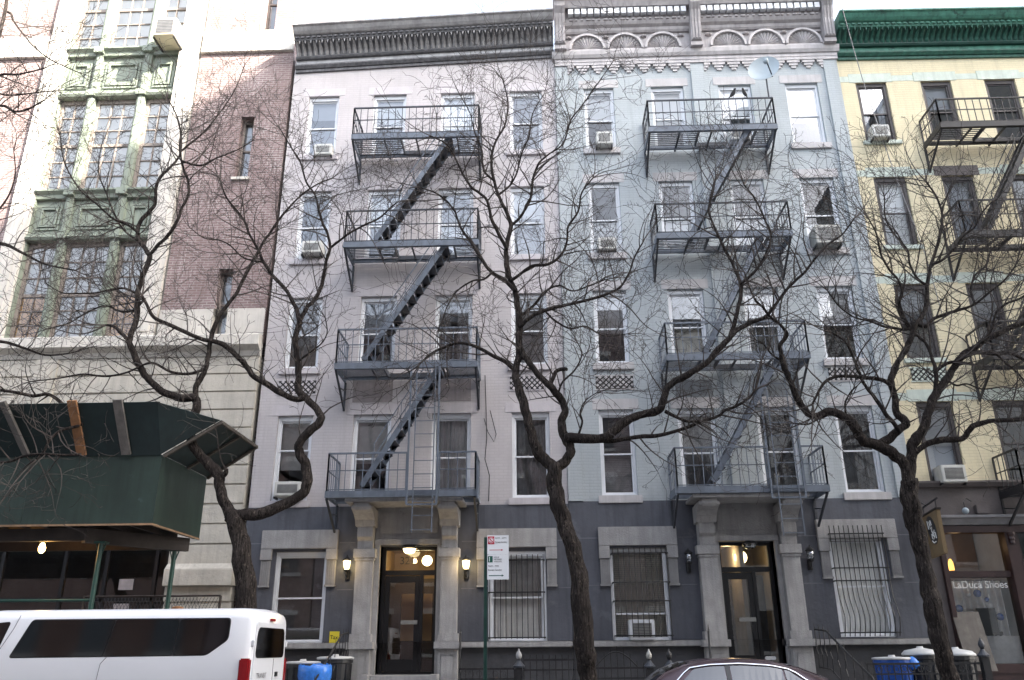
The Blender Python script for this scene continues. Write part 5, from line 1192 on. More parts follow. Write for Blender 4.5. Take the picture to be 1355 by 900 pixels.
for s in (-1, 1):
    f1 = [1.12+i*(2.02-1.12)/10 for i in range(11)]; f2 = [2.10+i*(2.86-2.10)/8 for i in range(9)]; f3 = [2.89+i*(3.34-2.89)/6 for i in range(7)]
    lo = lambda x: .06
    cpane(f1, lo, lambda x: .06+.84*min(1, (x-1.12)/.45), s, 'side_window'); cpane(f2, lo, fr, s, 'side_window'); cpane(f3, lo, lambda x: .06+.84*min(1, (3.36-x)/.40), s, 'quarter_window')
    m = MB(); xs = [1.0+i*(3.46-1.0)/24 for i in range(25)]
    m.tube([cside(x, .06+.90*min(1, max(0, (x-1.0)/.48), max(0, (3.46-x)/.46)), s, .012) for x in xs], .012, 5); m.tube([cside(x, .03, s, .012) for x in xs], .010, 5); each(m, 'window_trim', 'chrome', CAR)
    m = MB(); m.add([cside(2.03, .05, s, .009), cside(2.09, .05, s, .009), cside(2.09, .92, s, .009), cside(2.03, .92, s, .009)], [(0, 1, 2, 3)]); m.build('door_pillar', 'blackplastic', CAR)
    m = MB(); m.box(1.02, 1.16, cy0+s*1.06-.07, cy0+s*1.06+.07, 1.0, 1.14); m.build('mirror', 'carpaint', CAR, bevel=.03)
    for x in (.45, 3.45): wheel(CAR, x, cy0+s*.80, .32, s)
    MB().box(4.28, 4.40, cy0+s*.62-.12, cy0+s*.62+.12, .78, .92).build('tail_light', 'redlens', CAR, bevel=.02); MB().box(-.36, -.22, cy0+s*.58-.14, cy0+s*.58+.14, .60, .70).build('headlight', 'clearglass', CAR, bevel=.02)
def cfront(xa, xb, name):
    m = MB(); n = 6; vs = []
    for i in range(n+1):
        x = xa+(xb-xa)*i/n; zt, ht = interp(x, 3), interp(x, 6)
        vs += [(x, cy0-ht*.84, zt-.006), (x, cy0-ht*.5, zt+.010), (x, cy0, zt+.015), (x, cy0+ht*.5, zt+.010), (x, cy0+ht*.84, zt-.006)]
    m.add(vs, [(5*i+j, 5*i+j+1, 5*i+6+j, 5*i+5+j) for i in range(n) for j in range(4)]); m.build(name, 'tint', CAR)
cfront(.84, 1.50, 'windscreen'); cfront(3.02, 3.66, 'rear_screen')
MB().box(2.78, 2.95, cy0-.03, cy0+.03, 1.478, 1.53).build('aerial', 'chrome', CAR, bevel=.012)
MB().box(1.3, 3.2, cy0-.62, cy0+.62, .5, .95).build('seats', 'blackplastic', CAR)

TREES = [[[[-5.73,-4.3,0.89,0.1838],[-5.87,-4.24,1.68,0.1838],[-6.0,-4.2,2.32,0.1838],[-6.16,-4.23,3.11,0.1838],[-6.28,-4.29,3.64,0.1838],[-6.44,-4.3,4.03,0.1838]],
[[-6.41,-4.3,4.0,0.125],[-6.2,-4.29,4.04,0.1215],[-5.92,-4.25,4.06,0.118],[-5.52,-4.21,4.23,0.1146],[-5.22,-4.17,4.41,0.1111],[-5.12,-4.15,4.63,0.1076],[-5.18,-4.15,4.99,0.1041],[-5.31,-4.18,5.21,0.1006],[-5.32,-4.22,5.38,0.0971],[-5.19,-4.24,5.57,0.0937],[-4.99,-4.24,5.76,0.0902],[-4.93,-4.22,5.9,0.0867],[-5.06,-4.16,6.11,0.0832],[-5.31,-4.1,6.35,0.0797],[-5.49,-4.04,6.54,0.0762],[-5.51,-4.01,6.79,0.0728],[-5.56,-4.0,7.12,0.0693],[-5.62,-4.0,7.44,0.0658],[-5.65,-4.01,7.65,0.0623],[-5.59,-4.0,8.01,0.0588]],
[[-5.59,-4.0,8.01,0.0515],[-5.74,-3.92,8.38,0.0478],[-6.03,-3.82,8.84,0.0441],[-6.33,-3.74,9.16,0.0404],[-6.59,-3.73,9.52,0.0368],[-6.74,-3.72,9.82,0.0331],[-6.98,-3.72,10.21,0.0294],[-7.18,-3.67,10.62,0.0257],[-7.65,-3.59,11.21,0.0221],[-7.93,-3.5,11.8,0.0184]],
[[-5.59,-4.0,8.01,0.0515],[-5.47,-4.03,8.3,0.049],[-5.35,-4.01,8.45,0.0466],[-5.23,-4.01,8.69,0.0441],[-5.17,-4.03,8.94,0.0417],[-5.11,-4.13,9.28,0.0392],[-5.02,-4.2,9.6,0.0368]],
[[-5.02,-4.2,9.6,0.0331],[-5.09,-4.24,9.91,0.0308],[-5.22,-4.24,10.18,0.0285],[-5.35,-4.22,10.56,0.0262],[-5.43,-4.25,10.85,0.0239],[-5.65,-4.31,11.18,0.0216],[-5.78,-4.4,11.6,0.0193],[-6.0,-4.47,11.95,0.017],[-6.29,-4.5,12.43,0.0147]],
[[-5.02,-4.2,9.6,0.0294],[-4.67,-4.25,9.88,0.0265],[-4.33,-4.3,10.06,0.0235],[-3.96,-4.43,10.17,0.0206],[-3.7,-4.59,10.33,0.0176],[-3.51,-4.7,10.42,0.0147]],
[[-5.31,-4.1,6.35,0.0735],[-5.51,-4.14,6.31,0.0704],[-5.82,-4.16,6.45,0.0672],[-6.12,-4.16,6.64,0.0641],[-6.38,-4.16,6.79,0.0609],[-6.53,-4.18,6.98,0.0578],[-6.71,-4.25,7.17,0.0546],[-6.94,-4.33,7.37,0.0515],[-7.1,-4.42,7.44,0.0483],[-7.35,-4.5,7.47,0.0452],[-7.58,-4.54,7.55,0.042],[-7.96,-4.55,7.73,0.0389],[-8.42,-4.55,7.95,0.0357],[-8.59,-4.57,8.2,0.0326],[-8.72,-4.6,8.41,0.0294]],
[[-6.44,-4.3,4.03,0.125],[-6.6,-4.3,4.23,0.1215],[-6.75,-4.29,4.55,0.1181],[-6.81,-4.28,4.8,0.1146],[-6.96,-4.29,4.95,0.1112],[-7.11,-4.32,5.09,0.1077],[-7.31,-4.38,5.31,0.1042],[-7.42,-4.44,5.61,0.1008],[-7.37,-4.49,5.85,0.0973],[-7.31,-4.51,6.12,0.0939],[-7.4,-4.5,6.27,0.0904],[-7.57,-4.47,6.27,0.0869],[-7.74,-4.43,6.3,0.0835],[-8.09,-4.41,6.43,0.08],[-8.38,-4.42,6.67,0.0766],[-8.51,-4.44,6.81,0.0731],[-8.7,-4.47,7.11,0.0696],[-8.88,-4.5,7.46,0.0662]],
[[-6.78,-4.3,4.74,0.0662],[-6.67,-4.34,4.79,0.0515],[-6.62,-4.4,4.88,0.0368]],
[[-7.37,-4.5,6.21,0.0588],[-7.4,-4.45,6.53,0.0564],[-7.33,-4.4,6.75,0.0539],[-7.3,-4.37,6.9,0.0515],[-7.28,-4.35,7.19,0.049],[-7.28,-4.36,7.43,0.0466],[-7.23,-4.37,7.8,0.0441],[-7.09,-4.36,8.17,0.0417],[-6.89,-4.33,8.51,0.0392],[-6.79,-4.27,8.88,0.0368],[-6.71,-4.19,9.21,0.0343],[-6.6,-4.1,9.6,0.0319],[-6.52,-4.03,9.9,0.0294],[-6.43,-3.99,10.09,0.027],[-6.26,-3.97,10.44,0.0245],[-6.05,-3.97,10.75,0.0221],[-5.82,-3.96,11.04,0.0196],[-5.5,-3.94,11.31,0.0172],[-5.18,-3.9,11.48,0.0147]],
[[-7.43,-4.4,5.61,0.0662],[-7.5,-4.51,5.64,0.063],[-7.77,-4.58,5.7,0.0599],[-8.16,-4.6,5.79,0.0567],[-8.56,-4.62,5.91,0.0536],[-8.9,-4.68,5.87,0.0504],[-9.14,-4.79,5.75,0.0473],[-9.27,-4.9,5.69,0.0441]],
[[-9.27,-4.9,5.69,0.0441],[-9.39,-4.93,5.79,0.042],[-9.52,-4.91,5.88,0.0399],[-9.78,-4.89,6.08,0.0378],[-10.06,-4.92,6.26,0.0357],[-10.33,-4.98,6.22,0.0336],[-10.57,-5.06,6.26,0.0315],[-10.92,-5.1,6.31,0.0294]],
[[-9.27,-4.9,5.69,0.0331],[-9.38,-5.0,5.6,0.0309],[-9.58,-5.12,5.5,0.0287],[-9.72,-5.17,5.32,0.0265],[-9.79,-5.18,5.09,0.0243],[-9.88,-5.2,4.95,0.0221]],
[[-9.06,-5.2,5.03,0.0221],[-9.32,-5.3,5.0,0.0221],[-9.64,-5.36,5.01,0.0221],[-9.99,-5.36,4.99,0.0221],[-10.25,-5.35,4.89,0.0221],[-10.42,-5.4,4.86,0.0221]],
[[-8.88,-4.5,7.46,0.0662],[-8.87,-4.48,7.65,0.0637],[-8.82,-4.47,7.99,0.0613],[-8.86,-4.47,8.29,0.0588],[-8.89,-4.46,8.6,0.0564],[-8.85,-4.44,8.97,0.0539],[-8.8,-4.39,9.36,0.0515],[-8.93,-4.32,9.57,0.049],[-9.19,-4.25,9.91,0.0466],[-9.26,-4.19,10.27,0.0441],[-9.16,-4.16,10.52,0.0417],[-9.01,-4.16,10.73,0.0392],[-9.0,-4.18,10.96,0.0368],[-9.01,-4.21,11.21,0.0343],[-8.92,-4.23,11.46,0.0319],[-8.81,-4.22,11.6,0.0294],[-8.68,-4.19,11.83,0.027],[-8.63,-4.14,12.03,0.0245],[-8.66,-4.09,12.37,0.0221],[-8.77,-4.04,12.8,0.0196],[-8.95,-4.01,13.24,0.0172],[-9.2,-4.0,13.67,0.0147]],
[[-8.88,-4.5,7.46,0.0441],[-9.0,-4.67,7.6,0.0368],[-9.15,-4.7,7.72,0.0294],[-9.31,-4.7,7.75,0.0221]],
[[-8.82,-4.4,9.42,0.0441],[-8.61,-4.48,9.63,0.0414],[-8.4,-4.57,9.79,0.0386],[-8.22,-4.65,10.07,0.0358],[-8.14,-4.67,10.4,0.0331],[-8.05,-4.67,10.7,0.0303],[-8.1,-4.67,11.04,0.0276],[-8.21,-4.72,11.29,0.0248],[-8.25,-4.8,11.47,0.0221]],
[[-8.25,-4.8,11.47,0.0221],[-7.86,-4.75,11.37,0.0193],[-7.53,-4.76,11.53,0.0165],[-7.08,-4.72,11.77,0.0138],[-6.82,-4.6,12.07,0.011]],
[[-8.63,-4.1,12.16,0.0257],[-8.49,-4.01,12.41,0.0228],[-8.28,-3.86,12.81,0.0199],[-8.05,-3.71,13.41,0.0169],[-7.79,-3.64,14.1,0.014],[-7.64,-3.6,14.89,0.011]],
[[-8.91,-4.4,8.53,0.0257],[-9.19,-4.45,8.65,0.0233],[-9.45,-4.55,8.58,0.0208],[-9.67,-4.67,8.47,0.0184],[-10.03,-4.76,8.43,0.0159],[-10.32,-4.78,8.45,0.0135],[-10.67,-4.8,8.65,0.011]],
[[-8.75,-4.4,8.44,0.0257],[-9.0,-4.27,8.24,0.0233],[-9.35,-4.14,8.26,0.0208],[-9.71,-4.1,8.41,0.0184],[-10.06,-4.07,8.31,0.0159],[-10.5,-4.01,8.07,0.0135],[-11.03,-3.9,7.98,0.011]],
[[-9.16,-4.3,9.98,0.0294],[-9.37,-4.42,10.14,0.0263],[-9.63,-4.58,10.21,0.0233],[-9.95,-4.7,10.48,0.0202],[-10.38,-4.79,10.84,0.0172],[-10.81,-4.82,11.49,0.0141],[-10.98,-4.9,12.11,0.011]],
[[-9.16,-4.3,9.83,0.0257],[-9.41,-4.2,10.0,0.0233],[-9.67,-4.15,10.25,0.0208],[-9.92,-4.12,10.64,0.0184],[-10.2,-4.06,11.15,0.0159],[-10.56,-3.93,11.82,0.0135],[-10.67,-3.8,12.61,0.011]],
[[-6.53,-3.9,9.44,0.0221],[-6.79,-3.82,9.52,0.0202],[-7.09,-3.7,9.67,0.0184],[-7.4,-3.66,9.97,0.0165],[-7.67,-3.64,10.12,0.0147],[-8.02,-3.65,10.18,0.0129],[-8.42,-3.6,10.49,0.011]],
[[-5.56,-4.0,7.12,0.0221],[-5.38,-4.05,7.26,0.0193],[-5.08,-4.1,7.48,0.0165],[-4.94,-4.23,7.68,0.0138],[-4.96,-4.4,7.94,0.011]],
[[-7.25,-4.5,6.86,0.0294],[-7.53,-4.59,6.73,0.0274],[-7.86,-4.7,6.75,0.0254],[-8.23,-4.79,6.91,0.0233],[-8.63,-4.82,6.72,0.0213],[-9.05,-4.84,6.63,0.0193],[-9.5,-4.85,6.68,0.0173],[-9.91,-4.91,6.59,0.0153],[-10.43,-5.0,6.5,0.0132]]],
[[[0.13,-4.4,0.86,0.1765],[0.11,-4.42,1.28,0.1737],[0.08,-4.47,1.64,0.171],[0.03,-4.5,2.38,0.1682],[-0.01,-4.47,3.02,0.1654],[-0.17,-4.43,3.63,0.1627],[-0.31,-4.38,4.11,0.1599],[-0.38,-4.37,4.53,0.1572],[-0.38,-4.4,4.88,0.1544]],
[[-0.39,-4.4,4.83,0.125],[-0.54,-4.37,4.96,0.1195],[-0.69,-4.39,5.13,0.114],[-0.79,-4.43,5.43,0.1085],[-0.87,-4.45,5.75,0.1029],[-0.94,-4.43,6.05,0.0974],[-1.04,-4.38,6.42,0.0919],[-1.1,-4.32,6.71,0.0864],[-1.02,-4.3,7.06,0.0809]],
[[-1.02,-4.3,7.06,0.0809],[-1.02,-4.27,7.51,0.0772],[-1.01,-4.23,7.9,0.0735],[-1.06,-4.18,8.28,0.0699],[-1.09,-4.15,8.53,0.0662],[-1.18,-4.15,8.77,0.0625],[-1.24,-4.17,8.94,0.0588],[-1.27,-4.2,9.22,0.0551],[-1.27,-4.21,9.51,0.0515],[-1.22,-4.2,9.8,0.0478],[-1.17,-4.16,10.07,0.0441],[-1.27,-4.1,10.43,0.0404],[-1.42,-4.03,10.81,0.0368],[-1.54,-3.96,11.26,0.0331],[-1.61,-3.93,11.77,0.0294],[-1.53,-3.92,12.27,0.0257],[-1.3,-3.92,12.76,0.0221],[-1.23,-3.92,13.38,0.0184],[-1.35,-3.9,14.03,0.0147]],
[[-0.37,-4.4,4.78,0.1103],[-0.17,-4.41,4.94,0.1063],[-0.06,-4.4,5.12,0.1024],[-0.09,-4.36,5.27,0.0984],[-0.17,-4.31,5.44,0.0945],[-0.22,-4.28,5.7,0.0905],[-0.14,-4.28,5.97,0.0865],[-0.22,-4.31,6.18,0.0826],[-0.29,-4.36,6.26,0.0786],[-0.45,-4.41,6.44,0.0747],[-0.64,-4.42,6.63,0.0707],[-0.8,-4.4,6.87,0.0667],[-0.93,-4.37,7.07,0.0628],[-1.0,-4.35,7.24,0.0588]],
[[-0.43,-4.4,6.41,0.0515],[-0.32,-4.34,6.69,0.0466],[-0.22,-4.37,6.76,0.0417],[-0.09,-4.5,6.72,0.0368]],
[[-0.1,-4.4,5.38,0.1103],[0.07,-4.44,5.37,0.107],[0.37,-4.48,5.34,0.1037],[0.63,-4.51,5.37,0.1004],[0.83,-4.53,5.54,0.0971],[1.01,-4.52,5.67,0.0938],[1.21,-4.5,5.76,0.0904],[1.37,-4.48,5.81,0.0871],[1.56,-4.5,5.84,0.0838],[1.69,-4.54,5.93,0.0805],[1.8,-4.61,6.24,0.0772],[1.95,-4.68,6.38,0.0739],[2.1,-4.76,6.43,0.0706],[2.27,-4.82,6.52,0.0673],[2.44,-4.84,6.61,0.064],[2.61,-4.84,6.73,0.0607],[2.79,-4.82,6.94,0.0574],[2.97,-4.82,7.11,0.054],[3.1,-4.83,7.24,0.0507],[3.22,-4.86,7.35,0.0474],[3.51,-4.9,7.49,0.0441]],
[[3.51,-4.9,7.49,0.0368],[3.76,-4.91,7.58,0.0343],[3.97,-4.9,7.81,0.0319],[4.18,-4.91,8.07,0.0294],[4.37,-4.98,8.26,0.027],[4.59,-5.07,8.44,0.0245],[4.83,-5.16,8.72,0.0221],[5.07,-5.19,8.96,0.0196],[5.39,-5.2,9.18,0.0172],[5.66,-5.2,9.51,0.0147]],
[[3.07,-4.8,7.22,0.0441],[3.19,-4.79,7.51,0.0421],[3.28,-4.76,7.78,0.0402],[3.39,-4.7,8.11,0.0382],[3.44,-4.62,8.42,0.0362],[3.39,-4.55,8.7,0.0342],[3.32,-4.52,8.99,0.0322],[3.26,-4.51,9.14,0.0303],[3.2,-4.52,9.29,0.0283],[3.11,-4.54,9.56,0.0263],[3.04,-4.54,9.79,0.0243],[2.98,-4.51,10.11,0.0223],[3.06,-4.45,10.46,0.0204],[3.19,-4.4,10.89,0.0184]],
[[3.4,-4.7,8.37,0.0294],[3.57,-4.73,8.48,0.0273],[3.8,-4.81,8.71,0.0252],[3.98,-4.92,9.02,0.0231],[4.05,-5.02,9.3,0.021],[3.95,-5.07,9.62,0.0189],[3.82,-5.08,10.05,0.0168],[3.62,-5.1,10.39,0.0147]],
[[0.5,-4.4,5.33,0.0441],[0.7,-4.43,5.3,0.0424],[1.01,-4.48,5.34,0.0407],[1.29,-4.54,5.36,0.039],[1.54,-4.57,5.36,0.0373],[1.79,-4.57,5.41,0.0356],[2.05,-4.54,5.49,0.0339],[2.24,-4.51,5.56,0.0322],[2.42,-4.5,5.64,0.0305],[2.72,-4.52,5.72,0.0288],[2.89,-4.57,5.83,0.0271],[3.1,-4.63,5.9,0.0255],[3.32,-4.68,6.03,0.0238],[3.47,-4.7,6.2,0.0221]],
[[1.76,-4.5,5.85,0.0368],[1.96,-4.55,5.72,0.0319],[2.15,-4.64,5.61,0.027],[2.37,-4.6,5.63,0.0221]],
[[-1.08,-4.3,6.72,0.0441],[-1.28,-4.29,6.95,0.0409],[-1.58,-4.27,7.12,0.0377],[-1.91,-4.21,7.33,0.0345],[-2.27,-4.11,7.44,0.0312],[-2.53,-4.0,7.4,0.028],[-2.75,-3.94,7.33,0.0248],[-2.95,-3.91,7.19,0.0216],[-3.07,-3.9,7.07,0.0184]],
[[-1.0,-4.3,7.69,0.0441],[-0.86,-4.37,7.81,0.0412],[-0.66,-4.44,7.92,0.0382],[-0.28,-4.48,8.03,0.0353],[0.11,-4.47,8.12,0.0324],[0.57,-4.46,8.24,0.0294],[0.82,-4.46,8.33,0.0265],[1.04,-4.49,8.44,0.0235],[1.23,-4.57,8.71,0.0206],[1.36,-4.65,9.04,0.0176],[1.53,-4.7,9.32,0.0147]],
[[-1.08,-4.3,8.47,0.0441],[-1.3,-4.29,8.73,0.0414],[-1.57,-4.25,8.93,0.0388],[-1.75,-4.18,9.19,0.0361],[-1.89,-4.09,9.46,0.0334],[-2.06,-4.02,9.8,0.0307],[-2.23,-3.98,10.06,0.0281],[-2.33,-3.98,10.3,0.0254],[-2.4,-3.99,10.52,0.0227],[-2.6,-3.99,10.8,0.0201],[-2.86,-3.96,11.02,0.0174],[-3.21,-3.9,11.19,0.0147]],
[[-1.57,-4.2,8.95,0.0257],[-1.75,-4.22,8.79,0.0228],[-1.98,-4.18,8.78,0.0199],[-2.31,-4.08,8.6,0.0169],[-2.51,-4.01,8.3,0.014],[-2.62,-4.0,7.96,0.011]],
[[-1.25,-4.3,9.43,0.0404],[-1.42,-4.36,9.76,0.0376],[-1.58,-4.43,10.12,0.0347],[-1.66,-4.49,10.49,0.0319],[-1.84,-4.48,10.7,0.029],[-2.03,-4.46,10.88,0.0261],[-2.24,-4.44,11.29,0.0233],[-2.4,-4.47,11.66,0.0204],[-2.57,-4.53,11.91,0.0176],[-2.9,-4.6,12.07,0.0147]],
[[-1.19,-4.1,10.06,0.0331],[-0.94,-4.17,10.3,0.0309],[-0.74,-4.21,10.69,0.0287],[-0.69,-4.22,11.1,0.0265],[-0.56,-4.21,11.52,0.0243],[-0.34,-4.21,11.76,0.0221],[-0.0,-4.24,12.02,0.0199],[0.18,-4.31,12.56,0.0176],[0.44,-4.4,12.89,0.0154],[0.8,-4.47,13.4,0.0132],[1.2,-4.5,14.02,0.011]],
[[-1.18,-4.2,8.75,0.0368],[-0.93,-4.26,8.92,0.0343],[-0.72,-4.35,9.02,0.0319],[-0.41,-4.43,9.01,0.0294],[-0.14,-4.46,9.19,0.027],[-0.0,-4.46,9.5,0.0245],[0.04,-4.45,9.86,0.0221],[0.26,-4.47,10.2,0.0196],[0.35,-4.52,10.62,0.0172],[0.6,-4.6,10.93,0.0147]],
[[-1.02,-4.2,7.94,0.0294],[-0.73,-4.15,8.2,0.027],[-0.46,-4.05,8.57,0.0245],[-0.17,-3.93,8.74,0.0221],[0.11,-3.84,8.65,0.0196],[0.47,-3.82,8.77,0.0172],[0.8,-3.8,8.91,0.0147]],
[[-1.52,-4.0,11.24,0.0257],[-1.78,-3.94,11.57,0.0228],[-1.82,-3.94,12.07,0.0199],[-1.99,-3.91,12.59,0.0169],[-2.11,-3.82,13.16,0.014],[-2.34,-3.7,13.71,0.011]],
[[-1.44,-4.0,10.9,0.0257],[-1.19,-4.03,11.12,0.0233],[-1.03,-4.12,11.39,0.0208],[-0.93,-4.24,11.76,0.0184],[-0.75,-4.35,12.17,0.0159],[-0.66,-4.38,12.73,0.0135],[-0.4,-4.4,13.22,0.011]],
[[-0.28,-4.4,6.24,0.0221],[-0.17,-4.44,6.49,0.0193],[0.06,-4.55,6.68,0.0165],[0.21,-4.62,6.97,0.0138],[0.15,-4.6,7.21,0.011]],
[[0.07,-4.4,5.39,0.0221],[0.17,-4.52,5.64,0.0193],[0.14,-4.6,5.84,0.0165],[0.25,-4.6,6.06,0.0138],[0.47,-4.6,6.21,0.011]],
[[-0.5,-4.3,8.04,0.0221],[-0.28,-4.3,7.81,0.0199],[0.02,-4.24,7.66,0.0176],[0.34,-4.13,7.74,0.0154],[0.72,-4.03,7.56,0.0132],[1.18,-4.0,7.61,0.011]]],
[[[6.29,-4.3,0.83,0.1618],[6.28,-4.33,1.2,0.1626],[6.21,-4.37,1.57,0.1634],[6.2,-4.37,2.09,0.1642],[6.21,-4.33,2.49,0.165],[6.22,-4.27,2.84,0.1658],[6.23,-4.23,3.29,0.1667],[6.2,-4.23,3.73,0.1675],[6.16,-4.27,4.16,0.1683],[6.2,-4.3,4.53,0.1691]],
[[6.19,-4.3,4.46,0.125],[6.17,-4.31,4.81,0.1213],[6.04,-4.31,4.96,0.1176],[5.9,-4.32,5.08,0.114],[5.64,-4.36,5.2,0.1103],[5.46,-4.41,5.22,0.1066],[5.35,-4.47,5.35,0.1029],[5.28,-4.53,5.48,0.0993],[5.19,-4.56,5.61,0.0956],[5.09,-4.56,5.68,0.0919],[4.95,-4.54,5.76,0.0882],[4.82,-4.51,5.79,0.0846],[4.66,-4.48,5.72,0.0809],[4.53,-4.47,5.73,0.0772],[4.42,-4.49,5.81,0.0735],[4.31,-4.54,5.98,0.0699],[4.24,-4.6,6.08,0.0662],[4.17,-4.65,6.31,0.0625],[4.11,-4.68,6.47,0.0588],[4.06,-4.69,6.67,0.0551],[4.04,-4.7,6.87,0.0515]],
[[4.04,-4.7,6.87,0.0441],[4.04,-4.7,7.08,0.0404],[4.18,-4.74,7.25,0.0368],[4.09,-4.82,7.41,0.0331],[3.87,-4.91,7.57,0.0294],[3.73,-4.98,7.74,0.0257],[3.58,-5.0,7.92,0.0221],[3.51,-4.99,8.18,0.0184],[3.44,-5.0,8.5,0.0147]],
[[5.79,-4.3,5.2,0.0956],[5.98,-4.3,5.31,0.0922],[6.16,-4.29,5.46,0.0889],[6.35,-4.26,5.59,0.0855],[6.32,-4.22,5.71,0.0822],[6.25,-4.18,5.81,0.0788],[6.28,-4.14,6.16,0.0754],[6.27,-4.13,6.32,0.0721],[6.26,-4.15,6.48,0.0687],[6.34,-4.18,6.69,0.0654],[6.42,-4.22,6.83,0.062],[6.53,-4.24,6.97,0.0587],[6.67,-4.24,7.16,0.0553],[6.83,-4.22,7.45,0.052],[6.95,-4.17,7.66,0.0486],[7.17,-4.1,7.89,0.0452],[7.32,-4.05,8.24,0.0419],[7.41,-4.01,8.58,0.0385],[7.57,-4.0,9.02,0.0352],[7.76,-4.01,9.4,0.0318],[7.88,-4.02,9.71,0.0285],[8.0,-4.03,10.11,0.0251],[7.98,-4.02,10.57,0.0217],[7.83,-4.0,10.99,0.0184]],
[[6.19,-4.3,6.32,0.0441],[6.09,-4.31,6.42,0.0417],[5.92,-4.32,6.48,0.0392],[5.66,-4.36,6.49,0.0368],[5.37,-4.45,6.5,0.0343],[5.09,-4.55,6.47,0.0319],[4.86,-4.64,6.37,0.0294],[4.74,-4.68,6.26,0.027],[4.63,-4.69,6.11,0.0245],[4.5,-4.7,5.89,0.0221]],
[[6.16,-4.35,5.4,0.0441],[6.07,-4.43,5.54,0.0413],[5.9,-4.51,5.73,0.0384],[5.74,-4.54,6.04,0.0355],[5.63,-4.54,6.21,0.0327],[5.55,-4.54,6.41,0.0298],[5.49,-4.56,6.66,0.027],[5.41,-4.63,6.87,0.0241],[5.28,-4.73,7.11,0.0212],[5.02,-4.8,7.28,0.0184]],
[[6.19,-4.3,4.46,0.1176],[6.3,-4.31,4.85,0.1131],[6.36,-4.34,5.15,0.1085],[6.45,-4.38,5.29,0.1039],[6.59,-4.42,5.45,0.0993],[6.71,-4.45,5.72,0.0947],[6.86,-4.43,6.0,0.0901],[7.04,-4.39,6.23,0.0855],[7.24,-4.36,6.43,0.0809],[7.41,-4.33,6.64,0.0763],[7.57,-4.33,6.84,0.0717],[7.73,-4.35,6.98,0.0671],[7.88,-4.41,7.05,0.0625],[8.07,-4.46,7.18,0.0579],[8.33,-4.49,7.29,0.0533],[8.64,-4.5,7.44,0.0487],[9.11,-4.5,7.56,0.0441]],
[[6.31,-4.3,4.95,0.0662],[6.4,-4.37,5.03,0.0637],[6.59,-4.43,5.16,0.0613],[6.88,-4.46,5.23,0.0588],[7.09,-4.47,5.23,0.0564],[7.26,-4.47,5.25,0.0539],[7.36,-4.5,5.36,0.0515],[7.45,-4.56,5.46,0.049],[7.58,-4.64,5.49,0.0466],[7.7,-4.74,5.51,0.0441],[7.92,-4.82,5.5,0.0417],[8.24,-4.87,5.5,0.0392],[8.49,-4.9,5.47,0.0368]],
[[6.91,-4.4,6.08,0.0441],[7.01,-4.4,6.38,0.041],[7.05,-4.38,6.61,0.0378],[7.07,-4.3,6.87,0.0347],[7.06,-4.2,7.2,0.0315],[6.98,-4.12,7.39,0.0284],[6.86,-4.1,7.53,0.0252],[6.75,-4.1,7.74,0.0221]],
[[7.55,-4.4,6.83,0.0588],[7.81,-4.3,6.96,0.0539],[8.07,-4.17,7.03,0.049],[8.42,-4.1,7.02,0.0441],[8.73,-4.06,7.04,0.0392],[8.98,-4.06,6.88,0.0343],[9.26,-4.0,6.77,0.0294]],
[[7.07,-4.4,6.61,0.0368],[7.31,-4.3,6.76,0.0331],[7.47,-4.4,6.78,0.0294]],
[[6.98,-4.1,7.69,0.0404],[7.14,-4.15,7.6,0.0376],[7.29,-4.17,7.74,0.0347],[7.55,-4.17,7.84,0.0319],[7.78,-4.22,7.9,0.029],[7.99,-4.31,7.94,0.0261],[8.13,-4.41,8.0,0.0233],[8.39,-4.51,8.2,0.0204],[8.68,-4.57,8.41,0.0176],[8.95,-4.6,8.72,0.0147]],
[[6.84,-4.2,7.46,0.0368],[6.68,-4.29,7.75,0.034],[6.61,-4.37,8.05,0.0312],[6.69,-4.41,8.26,0.0285],[6.65,-4.41,8.52,0.0257],[6.5,-4.41,8.78,0.023],[6.39,-4.44,9.11,0.0202],[6.35,-4.51,9.5,0.0175],[6.21,-4.6,9.8,0.0147]],
[[6.93,-4.2,7.62,0.0331],[6.67,-4.26,7.5,0.0303],[6.48,-4.28,7.53,0.0274],[6.27,-4.27,7.57,0.0246],[5.99,-4.28,7.69,0.0217],[5.68,-4.33,7.76,0.0189],[5.38,-4.43,7.97,0.0161],[5.18,-4.5,8.27,0.0132]],
[[7.36,-4.1,8.51,0.0294],[7.2,-4.1,8.65,0.0267],[7.12,-4.05,8.97,0.024],[7.16,-3.95,9.4,0.0213],[7.03,-3.84,9.78,0.0186],[6.91,-3.8,10.2,0.0159],[6.97,-3.8,10.75,0.0132]],
[[7.54,-4.1,8.98,0.0294],[7.74,-4.12,9.05,0.0267],[8.03,-4.13,9.3,0.024],[8.25,-4.22,9.56,0.0213],[8.46,-4.33,9.71,0.0186],[8.63,-4.44,10.0,0.0159],[8.88,-4.5,10.23,0.0132]],
[[8.02,-4.5,7.93,0.0257],[8.01,-4.48,8.22,0.0233],[8.19,-4.41,8.57,0.0208],[8.53,-4.31,8.86,0.0184],[8.76,-4.21,9.24,0.0159],[9.08,-4.2,9.45,0.0135],[9.46,-4.2,9.75,0.011]],
[[8.0,-4.5,7.14,0.0294],[8.19,-4.58,7.37,0.0265],[8.33,-4.59,7.68,0.0235],[8.57,-4.6,7.88,0.0206],[8.82,-4.68,7.96,0.0176],[9.09,-4.8,8.14,0.0147]],
[[5.2,-4.4,5.71,0.0221],[5.18,-4.48,5.94,0.0184],[5.31,-4.49,6.16,0.0147],[5.43,-4.6,6.27,0.011]],
[[4.05,-4.7,6.75,0.0221],[3.87,-4.69,6.88,0.0184],[3.71,-4.73,7.09,0.0147],[3.53,-4.9,7.12,0.011]],
